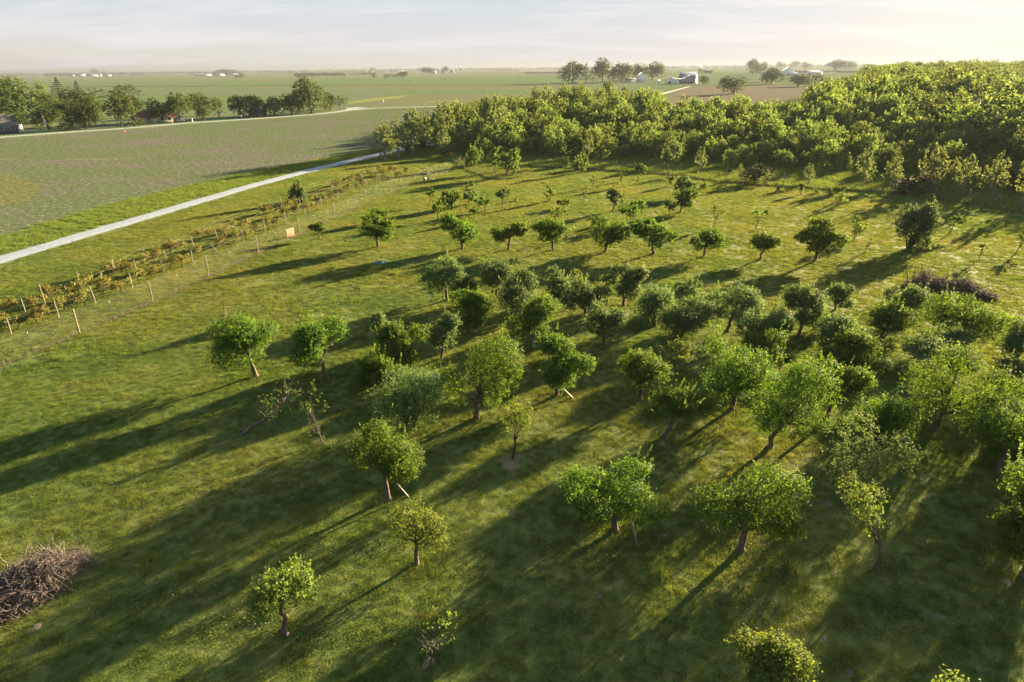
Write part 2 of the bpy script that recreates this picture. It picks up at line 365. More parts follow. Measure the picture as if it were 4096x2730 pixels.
# orchard lawn and the gravel drive
DRV = [(-900, 1330), (-300, 1137), (0, 1042), (475, 902), (1000, 747), (1261, 678), (1535, 615), (1640, 591), (1700, 575), (1760, 548), (1800, 520)]
dp = np.array(GP(*DRV))
LP = [(-170, -40), (-120, 5)] + [tuple(q) for q in dp] + [(-20, 320), (250, 420), (700, 400), (700, -40)]
sheet("lawn", LP, .07, LAWN)
vl = GP((-300, 1034), (0, 949), (435, 818), (975, 696), (1497, 600), (1640, 572)); dl = dp[1:9]
sheet("drive_verge", [tuple(q) for q in vl] + [tuple(q) for q in dl[::-1]], .065, VERGE)
def drive():
    rng = np.random.default_rng(5); n = 90; t = np.linspace(0, 1, n); k = np.linspace(0, 1, len(dp))
    p = np.stack([np.interp(t, k, dp[:, i]) for i in (0, 1)], 1)
    for _ in range(6): p[1:-1] = (p[:-2] + 2 * p[1:-1] + p[2:]) / 4
    d = unit(np.gradient(p, axis=0)); e = np.stack([-d[:, 1], d[:, 0]], 1); V = []; F = []
    prof = [(-1.75, .0), (-1.35, .05), (-.75, .02), (0, .07), (.75, .02), (1.35, .05), (1.75, 0)]; tn = [0, .55, 1, .45, 1, .55, 0]
    for i in range(n):
        for a, z in prof:
            jt = rng.normal(0, .16) if abs(a) > 1.7 else 0
            V.append((*(p[i] + e[i] * (a + jt)), .075 + z + rng.normal(0, .004)))
    m = len(prof)
    for i in range(n - 1):
        for j in range(m - 1): F.append((i * m + j, (i + 1) * m + j, (i + 1) * m + j + 1, i * m + j + 1))
    me = mesh("gravel_drive", V, np.array(F), GRAVEL, tint=tn * n)
    if me.polygons[0].normal.z < 0: me.flip_normals()
    tag(link("gravel_drive", me), kind='structure')
drive()
# floor of the wood: leaf litter and rank grass
WFP = GP((1650, 560), (1700, 615), (1900, 625), (2050, 640), (2300, 640), (2700, 655), (3000, 672), (3300, 690), (3600, 715), (3900, 770), (4096, 810), (4700, 960)) + [(220, 130), (700, 380), (700, 760), (330, 700), (150, 430), (60, 400), (-20, 330)]
sheet("wood_floor", WFP, .10, field_mat("wood_floor_soil", (.045, .050, .020), (.050, .072, .018), .1, 0, 10))
# ------------------------------------------------------------------ grass
def scatter(name, P, sc, src, label, seed=0, tilt=0.0):
    """one 'stuff' object: points that instance the meshes of src"""
    rng = np.random.default_rng(seed); n = len(P); me = bpy.data.meshes.new(name)
    me.vertices.add(n); me.vertices.foreach_set('co', np.asarray(P, np.float32).ravel())
    a = me.attributes.new('rz', 'FLOAT_VECTOR', 'POINT'); rv = np.zeros((n, 3), np.float32); rv[:, 2] = rng.uniform(0, 6.283, n); rv[:, :2] = rng.normal(0, tilt, (n, 2)) if tilt else 0; a.data.foreach_set('vector', rv.ravel())
    a = me.attributes.new('sc', 'FLOAT_VECTOR', 'POINT'); a.data.foreach_set('vector', np.asarray(sc, np.float32).ravel())
    o = link(name, me); ng = bpy.data.node_groups.new(name, 'GeometryNodeTree')
    ng.interface.new_socket('Geometry', in_out='INPUT', socket_type='NodeSocketGeometry'); ng.interface.new_socket('Geometry', in_out='OUTPUT', socket_type='NodeSocketGeometry')
    gi = ng.nodes.new('NodeGroupInput'); go = ng.nodes.new('NodeGroupOutput'); ip = ng.nodes.new('GeometryNodeInstanceOnPoints')
    ci = ng.nodes.new('GeometryNodeCollectionInfo'); ci.inputs['Separate Children'].default_value = True; ci.inputs['Reset Children'].default_value = True
    cc = bpy.data.collections.new(name + "_parts")
    for m_ in src:
        q = bpy.data.objects.new("blade_patch", m_); cc.objects.link(q)
    ci.inputs['Collection'].default_value = cc
    r_ = ng.nodes.new('GeometryNodeInputNamedAttribute'); r_.data_type = 'FLOAT_VECTOR'; r_.inputs[0].default_value = 'rz'
    s_ = ng.nodes.new('GeometryNodeInputNamedAttribute'); s_.data_type = 'FLOAT_VECTOR'; s_.inputs[0].default_value = 'sc'
    L = ng.links.new; L(gi.outputs[0], ip.inputs['Points']); L(ci.outputs[0], ip.inputs['Instance']); ip.inputs['Pick Instance'].default_value = True
    L(r_.outputs[0], ip.inputs['Rotation']); L(s_.outputs[0], ip.inputs['Scale']); L(ip.outputs[0], go.inputs[0])
    md = o.modifiers.new("scatter", 'NODES'); md.node_group = ng
    return tag(o, label, name.replace('_', ' '), None, 'stuff')
def blades(P, h, wd, lean, rng, m, name, tint=None):
    n = len(P); az = rng.uniform(0, 6.283, n); s = np.stack([np.cos(az), np.sin(az), np.zeros(n)], 1) * (wd / 2)[:, None]
    la = rng.uniform(0, 6.283, n); lr = np.abs(rng.normal(0, 1, n)) * lean * h
    tip = P + np.stack([np.cos(la) * lr, np.sin(la) * lr, h], 1)
    V = np.stack([P - s, P + s, tip], 1).reshape(-1, 3); F = np.arange(3 * n).reshape(-1, 3)
    tt = np.repeat(rng.random(n) if tint is None else tint, 3)
    return mesh(name, V, F, m, tint=tt)
def patch(seed, r, n, h, wd, lean, m, k=14, cr_=.17):
    """a round patch of blades standing in k loose clumps, each clump with its own height and tint"""
    rng = np.random.default_rng(seed); a = rng.uniform(0, 6.283, k); C_ = np.stack([np.cos(a), np.sin(a)], 1) * (r * np.sqrt(rng.random(k)))[:, None]
    ch = rng.uniform(.45, 1.35, k); ct = rng.random(k); i = rng.integers(0, k, n); loose = rng.random(n) < .3; a = rng.uniform(0, 6.283, n); rr = r * np.sqrt(rng.random(n))
    P = np.where(loose[:, None], np.stack([rr * np.cos(a), rr * np.sin(a)], 1), C_[i] + rng.normal(0, cr_ * r, (n, 2))); P = np.c_[P, np.zeros(n)]
    hh = h * rng.uniform(.6, 1.2, n) * np.where(loose, .55, ch[i]); tt = np.where(loose, rng.random(n), ct[i] * .75 + rng.random(n) * .25)
    return blades(P, hh, wd * rng.uniform(.6, 1.4, n), lean, rng, m, "grass_patch", tt)
def in_view(p, mx=1.06, ytop=-1e9):
    v = p - CP; k = v @ fw; x = 2048 + FOC * (v @ rt) / k; y = 1365 - FOC * (v @ uv) / k
    return (k > 1) & (np.abs(x - 2048) < 2048 * mx) & (y < 2730 * 1.04) & (y > ytop), x, y
FENCE_B = [(1843, 674), (1990, 664), (2253, 674), (2463, 688), (2672, 701), (2901, 732), (3131, 750), (3367, 763), (3614, 780), (3872, 816), (4093, 854), (4300, 892)]
fb = GP(*FENCE_B)
MOWN = [(-170, -40), (-120, 5)] + [tuple(q) for q in dp[:8]] + [tuple(GP((1660, 612))[0]), tuple(GP((1843, 660))[0])] + [tuple(q) for q in fb] + [(120, 90), (120, -40)]
def jgrid(x0, x1, y0, y1, st, rng):
    X, Y = np.meshgrid(np.arange(x0, x1, st), np.arange(y0, y1, st)); P = np.stack([X.ravel(), Y.ravel(), np.zeros(X.size)], 1)
    P[:, :2] += rng.uniform(-.5, .5, (len(P), 2)) * st; return P
def grass():
    rng = np.random.default_rng(11)
    P = jgrid(-70, 95, 15, 215, .8, rng); ok, x, y = in_view(P); P = P[ok]; P = P[inpoly(P[:, 0], P[:, 1], MOWN)]
    dv = dp[:, :2]                                     # keep off the drive
    dist = np.full(len(P), 1e9)
    for i in range(len(dv) - 1):
        a, b = dv[i], dv[i + 1]; ab = b - a; tt = ((P[:, :2] - a) @ ab / (ab @ ab)).clip(0, 1); dist = np.minimum(dist, np.linalg.norm(P[:, :2] - a - tt[:, None] * ab, axis=1))
    P = P[dist > 2.5]; d = np.linalg.norm(P, axis=1); P[:, 2] = .07
    lump = .85 + .22 * np.sin(P[:, 0] * .31 + 1.3 * np.sin(P[:, 1] * .17)) * np.sin(P[:, 1] * .27 + 1.1 * np.sin(P[:, 0] * .21)) + rng.normal(0, .18, len(P))
    lump = lump.clip(.45, 1.7); lump[rng.random(len(P)) < .012] *= 1.8
    near = d < 62
    q = P[near]; l_ = lump[near]
    scatter("grass", q, np.stack([np.full(len(q), 1.0)] * 2 + [l_], 1), [patch(s, .72, 680, .105, .017, .55, BLADE) for s in range(7)], "short mown grass covering the near part of the orchard", 3)
    q = P[~near]; l_ = lump[~near]; keep = rng.random(len(q)) < .8; q = q[keep]; l_ = l_[keep]
    scatter("grass", q, np.stack([np.full(len(q), 1.0)] * 2 + [l_], 1), [patch(10 + s, .85, 320, .12, .036, .55, BLADE, 8, .2) for s in range(6)], "short mown grass on the far half of the orchard and beside the drive", 4)
    # rank grass beyond the back fence, on the drive verge and round the pair of corner trees
    P = jgrid(-110, 115, 60, 235, 1.1, rng); ok, x, y = in_view(P, 1.05); P = P[ok]
    st = [tuple(q) for q in fb] + [(200, 150), (160, 230), (60, 200), (-40, 225)] + [tuple(q) for q in GP((1640, 600), (1660, 612), (1843, 660))]
    P1 = P[inpoly(P[:, 0], P[:, 1], st)]
    vp = [tuple(q) for q in vl] + [tuple(q) for q in (dp[1:9] + np.array([-1.6, 1.6]))[::-1]]; P2 = P[inpoly(P[:, 0], P[:, 1], vp)]
    P1[:, 2] = .1; P2[:, 2] = .07; LG = [patch(30 + s, 1.0, 170, .55, .06, .45, GRASS_LONG) for s in range(4)]
    scatter("tall_grass", P1, rng.uniform(.6, 1.35, (len(P1), 1)) * np.ones((1, 3)), LG, "rank uncut grass between the back fence and the wood", 5)
    scatter("verge_grass", P2, rng.uniform(.5, .9, (len(P2), 1)) * np.array([[1, 1, .8]]), LG, "bright green uncut verge between gravel drive and bean field", 6)
    cpoly = GP((1850, 672), (1990, 662), (2110, 672), (2120, 700), (2070, 715), (2010, 722), (1960, 718), (1910, 700), (1875, 688))
    P = jgrid(-40, 20, 120, 200, .55, rng); P3 = P[inpoly(P[:, 0], P[:, 1], [tuple(q) for q in cpoly])]; P3[:, 2] = .07
    scatter("uncut_grass", P3, rng.uniform(.55, 1.0, (len(P3), 1)) * np.array([[.8, .8, 1]]), [patch(40 + s, .8, 150, .55, .05, .45, leaf_mat("seeding_grass", (.07, .13, .03), (.15, .18, .05), warm=(1.15, 1, .6))) for s in range(3)], "round uncut patch of golden grass under the corner trees", 7)
grass()
# ------------------------------------------------------------------ foliage and trees
def leaves(name, P, Nn, A, L, ratio, m, tint, fold=.12):
    """one small folded leaf (two triangles) at each point"""
    n = len(P); A = unit(A - (A * Nn).sum(1, keepdims=True) * Nn); Sd = np.cross(Nn, A); L = np.broadcast_to(np.asarray(L, float), (n,))[:, None]
    w_ = L * ratio / 2
    V = np.stack([P - A * L / 2, P + Sd * w_ + Nn * L * fold, P + A * L / 2, P - Sd * w_ + Nn * L * fold], 1).reshape(-1, 3)
    i = np.arange(n)[:, None] * 4
    F = np.concatenate([i + np.array([[0, 1, 2]]), i + np.array([[0, 2, 3]])], 1).reshape(-1, 3)
    return mesh(name, V, F, m, tint=np.repeat(tint, 4))
def rdir(rng, n, zb=0.0):
    v = rng.normal(0, 1, (n, 3)); v[:, 2] += zb; return unit(v)
def crown(rng, a, b, c, n, shoots=8, lobes=9, dens=1.0, twig=.38, sh_len=.8, lr=(.22, .48), lc=(.40, .88), od_w=.85):
    """leaf points of a lobed crown with half sizes a, b, c; also the lobe centres"""
    E3 = np.array([a, b, c]); ctr = []; rad = []
    for i in range(lobes):
        d = rdir(rng, 1, .12)[0]; d[2] *= .85; r = rng.uniform(*lc) if i else .08
        ctr.append(d * r * E3); rad.append(rng.uniform(*lr) * np.array([a, b, max(c, .6 * a)]) * (1.15 if i == 0 else 1))
    ctr = np.array(ctr); rad = np.array(rad); wgt = rad.prod(1) ** (2 / 3); wgt /= wgt.sum()
    k = 11; T = max(3, int(n / k)); li = rng.choice(lobes, T, p=wgt); d = rdir(rng, T, .25); r = 1 - .45 * rng.random(T) ** 2.2
    Pt = ctr[li] + d * r[:, None] * rad[li]; o = unit(unit(Pt / E3) * .7 + d * .5); td = unit(o * .9 + np.array([0, 0, .35]) + rng.normal(0, .45, (T, 3)))
    tl = rng.uniform(.5, 1.2, T) * twig; s = rng.random((T, k))
    P = (Pt[:, None] + td[:, None] * (s * tl[:, None])[..., None] + rng.normal(0, .055 + .05 * twig, (T, k, 3))).reshape(-1, 3)
    tint = (rng.random(T)[:, None] * .6 + s * .3 + rng.normal(0, .1, (T, k))).ravel().clip(0, 1)
    tdir = np.repeat(td, k, 0); od = np.repeat(d, k, 0)
    if shoots:
        sd_ = rdir(rng, shoots, .9); sd_[:, 2] = np.abs(sd_[:, 2]); lj = rng.choice(lobes, shoots); p0 = ctr[lj] + sd_ * rad[lj] * .8
        dr = unit(sd_ * .45 + np.array([0, 0, 1.0]) + rng.normal(0, .2, (shoots, 3))); sl_ = rng.uniform(.5, 1.3, shoots) * sh_len; kk = 28; s2 = rng.random((shoots, kk))
        Q = (p0[:, None] + dr[:, None] * (s2 * sl_[:, None])[..., None] + rng.normal(0, .05, (shoots, kk, 3)) * (1.25 - s2)[..., None]).reshape(-1, 3)
        P = np.concatenate([P, Q]); tint = np.concatenate([tint, (.55 + .45 * s2).ravel()]); tdir = np.concatenate([tdir, np.repeat(dr, kk, 0)]); od = np.concatenate([od, np.repeat(unit(dr + rng.normal(0, .5, dr.shape)), kk, 0)])
    m = len(P); Nn = unit(rng.normal(0, .5, (m, 3)) + np.array([0, 0, .3]) + od * od_w); A = unit(tdir * .6 + rng.normal(0, .7, (m, 3)))
    for ax, e in ((0, a), (1, b), (2, c)):              # keep the outline inside the measured crown
        lo, hi = np.percentile(P[:, ax], (.4, 99.6)); f = 2 * e / (hi - lo); P[:, ax] = (P[:, ax] - (lo + hi) / 2) * f; ctr[:, ax] = (ctr[:, ax] - (lo + hi) / 2) * f
    return P, Nn, A, tint, ctr
ORCH = []
def orchard_tree(bx, by, x0, y0, x1, y1, style, label, seed, name=None, group=None, cat='tree', leaf=None, lean=None, q=1.0, trunk_m=None):
    """bx..y1 in the 2353-wide view of the photo: foot, then the box of the crown"""
    k = 4096 / 2353; bx, by, x0, y0, x1, y1 = (v * k for v in (bx, by, x0, y0, x1, y1))
    rng = np.random.default_rng(seed); B = G(bx, by); s = spx(B); th = math.asin(CAM_H / np.linalg.norm(B - CP))
    a = max(.25, (x1 - x0) / 2 * s * .95); hv = (y1 - y0) / 2 * s; b = a * rng.uniform(.75, .92)
    c2 = hv ** 2 - (.75 * b * math.sin(th)) ** 2; c = math.sqrt(max(c2, (.35 * hv) ** 2)) / math.cos(th)
    if c2 < 0: b = hv * .9 / math.sin(th)
    c = max(c, .38 * min(a, 2 * c + .3)); zc = (by - (y0 + y1) / 2) * s / math.cos(th); zc = max(zc, c * .8 + .25); dx = ((x0 + x1) / 2 - bx) * s
    az = math.atan2(B[0], B[1]); cc = np.array([dx, 0, zc])
    name = name or {'A': 'fruit_tree', 'P': 'fruit_tree', 'S': 'sapling', 'D': 'dead_tree', 'B': 'shrub', 'Y': 'young_tree'}[style]
    t = empty(name, (B[0], B[1], .07), -az); tag(t, label, cat, group); ORCH.append((B[0], B[1], a, style))
    d = np.linalg.norm(B - CP); pxr = s * 4; L = max(.11, 1.8 * pxr); area = math.pi * a * max(hv, .2) / pxr ** 2
    Lp = L / pxr; n = int(q * {'A': 6.5, 'P': 6.5, 'S': 1.3, 'D': .28, 'B': 6.5, 'Y': 3.4}[style] * area / (.28 * Lp ** 2)); n = max(24, min(n, 15000))
    lf = leaf or {'A': LEAF_APPLE, 'P': LEAF_PEAR, 'S': LEAF_YOUNG, 'D': LEAF_YOUNG, 'B': LEAF_SHRUB, 'Y': LEAF_YOUNG}[style]
    lob = {'A': 7, 'P': 7, 'S': 7, 'D': 5, 'B': 11, 'Y': 8}[style] + int(rng.integers(0, 3)) - 1
    sh = {'A': 22, 'P': 14, 'S': 3, 'D': 0, 'B': 10, 'Y': 6}[style]
    if a < 1.0: sh = sh // 2
    P, Nn, A, tint, ctr = crown(rng, a, b, c, n, sh, lob, twig=min(.45, .28 * a) if style != 'S' else .3 * a, sh_len=min(1.2, .55 * a + .1), lr=(.20, .48) if style != 'B' else (.32, .5), lc=(.42, .98) if style != 'B' else (.35, .7))
    hi_, lo_ = (by - y0) * s * (1 - zc * math.sin(th) / np.linalg.norm(B - CP)) * .99, (by - y1) * s
    for _ in range(4):                                   # make the drawn crown as tall in the picture as the measured one
        v_ = (P[:, 2] + zc) * math.cos(th) + P[:, 1] * math.sin(th); p0_, p1_ = np.percentile(v_, (.8, 99.4)); f_ = min(max((hi_ - lo_) / (p1_ - p0_), .7), 1.45)
        P[:, 2] *= f_; ctr[:, 2] *= f_; v_ = (P[:, 2] + zc) * math.cos(th) + P[:, 1] * math.sin(th); p0_, p1_ = np.percentile(v_, (.8, 99.4)); zc += ((hi_ + lo_) / 2 - (p0_ + p1_) / 2) / math.cos(th)
    c = np.percentile(np.abs(P[:, 2]), 98); cc = np.array([dx, 0, zc])
    P += cc; keep = P[:, 2] > .12; P, Nn, A, tint = P[keep], Nn[keep], A[keep], tint[keep]; ctr = ctr + cc
    link("crown", leaves("crown", P, Nn, A, L * rng.uniform(.75, 1.25, len(P)), .62, lf, tint), t)
    # trunk and limbs
    tm = trunk_m or {'A': BARK, 'P': BARK, 'S': BARK, 'D': BARK_DRY, 'B': BARK_DARK, 'Y': BARK}[style]
    mb = MB(); r0 = {'A': .075, 'P': .07, 'S': .05, 'D': .042, 'B': .05, 'Y': .05}[style] * (a + .35) ** .75; r0 = max(.03, min(r0, .2)); zb = zc - c
    if style == 'B':
        for q_ in ctr: mb.tube(curve_pts((rng.normal(0, .2), rng.normal(0, .2), -.05), q_, rng, .1), np.linspace(r0, r0 * .3, 5), 5)
    else:
        fz = max(.35, min(zb + .35 * c, zc - .25 * c)) if style in 'APY' else max(.3, zb * .6 + .12)
        lx = dx * (.75 if lean is None else lean); F0 = np.array([lx * fz / max(zc, .1) + rng.normal(0, .05), rng.normal(0, .08), fz])
        tp = curve_pts((0, 0, -.06), F0, rng, .07, 6); rr = np.linspace(r0 * 1.1, r0 * .78, 6); rr[0] *= 1.35; mb.tube(tp, rr, 8)
        for i, q_ in enumerate(ctr):
            e = q_ * .92 + F0 * .08; mb.tube(curve_pts(F0 if i % 2 else tp[-2] * .5 + F0 * .5, e, rng, .14, 5, sag=.06), np.linspace(r0 * .55, r0 * .12, 5), 5, cap=False)
        extra = {'A': 5, 'P': 6, 'S': 8, 'D': 16, 'Y': 4}[style]
        for i in range(extra):                          # thin side branches, bare near the fork
            q_ = ctr[rng.integers(len(ctr))]; st = F0 + (q_ - F0) * rng.uniform(.15, .7); d_ = rdir(rng, 1, .25)[0] * np.array([1, 1, .8])
            ln = rng.uniform(.35, .9) * a; mb.tube(curve_pts(st, st + d_ * ln, rng, .2, 4), np.linspace(r0 * .22, r0 * .06, 4), 4, cap=False)
    mb.build("trunk", tm, t, smooth=True)
    return t
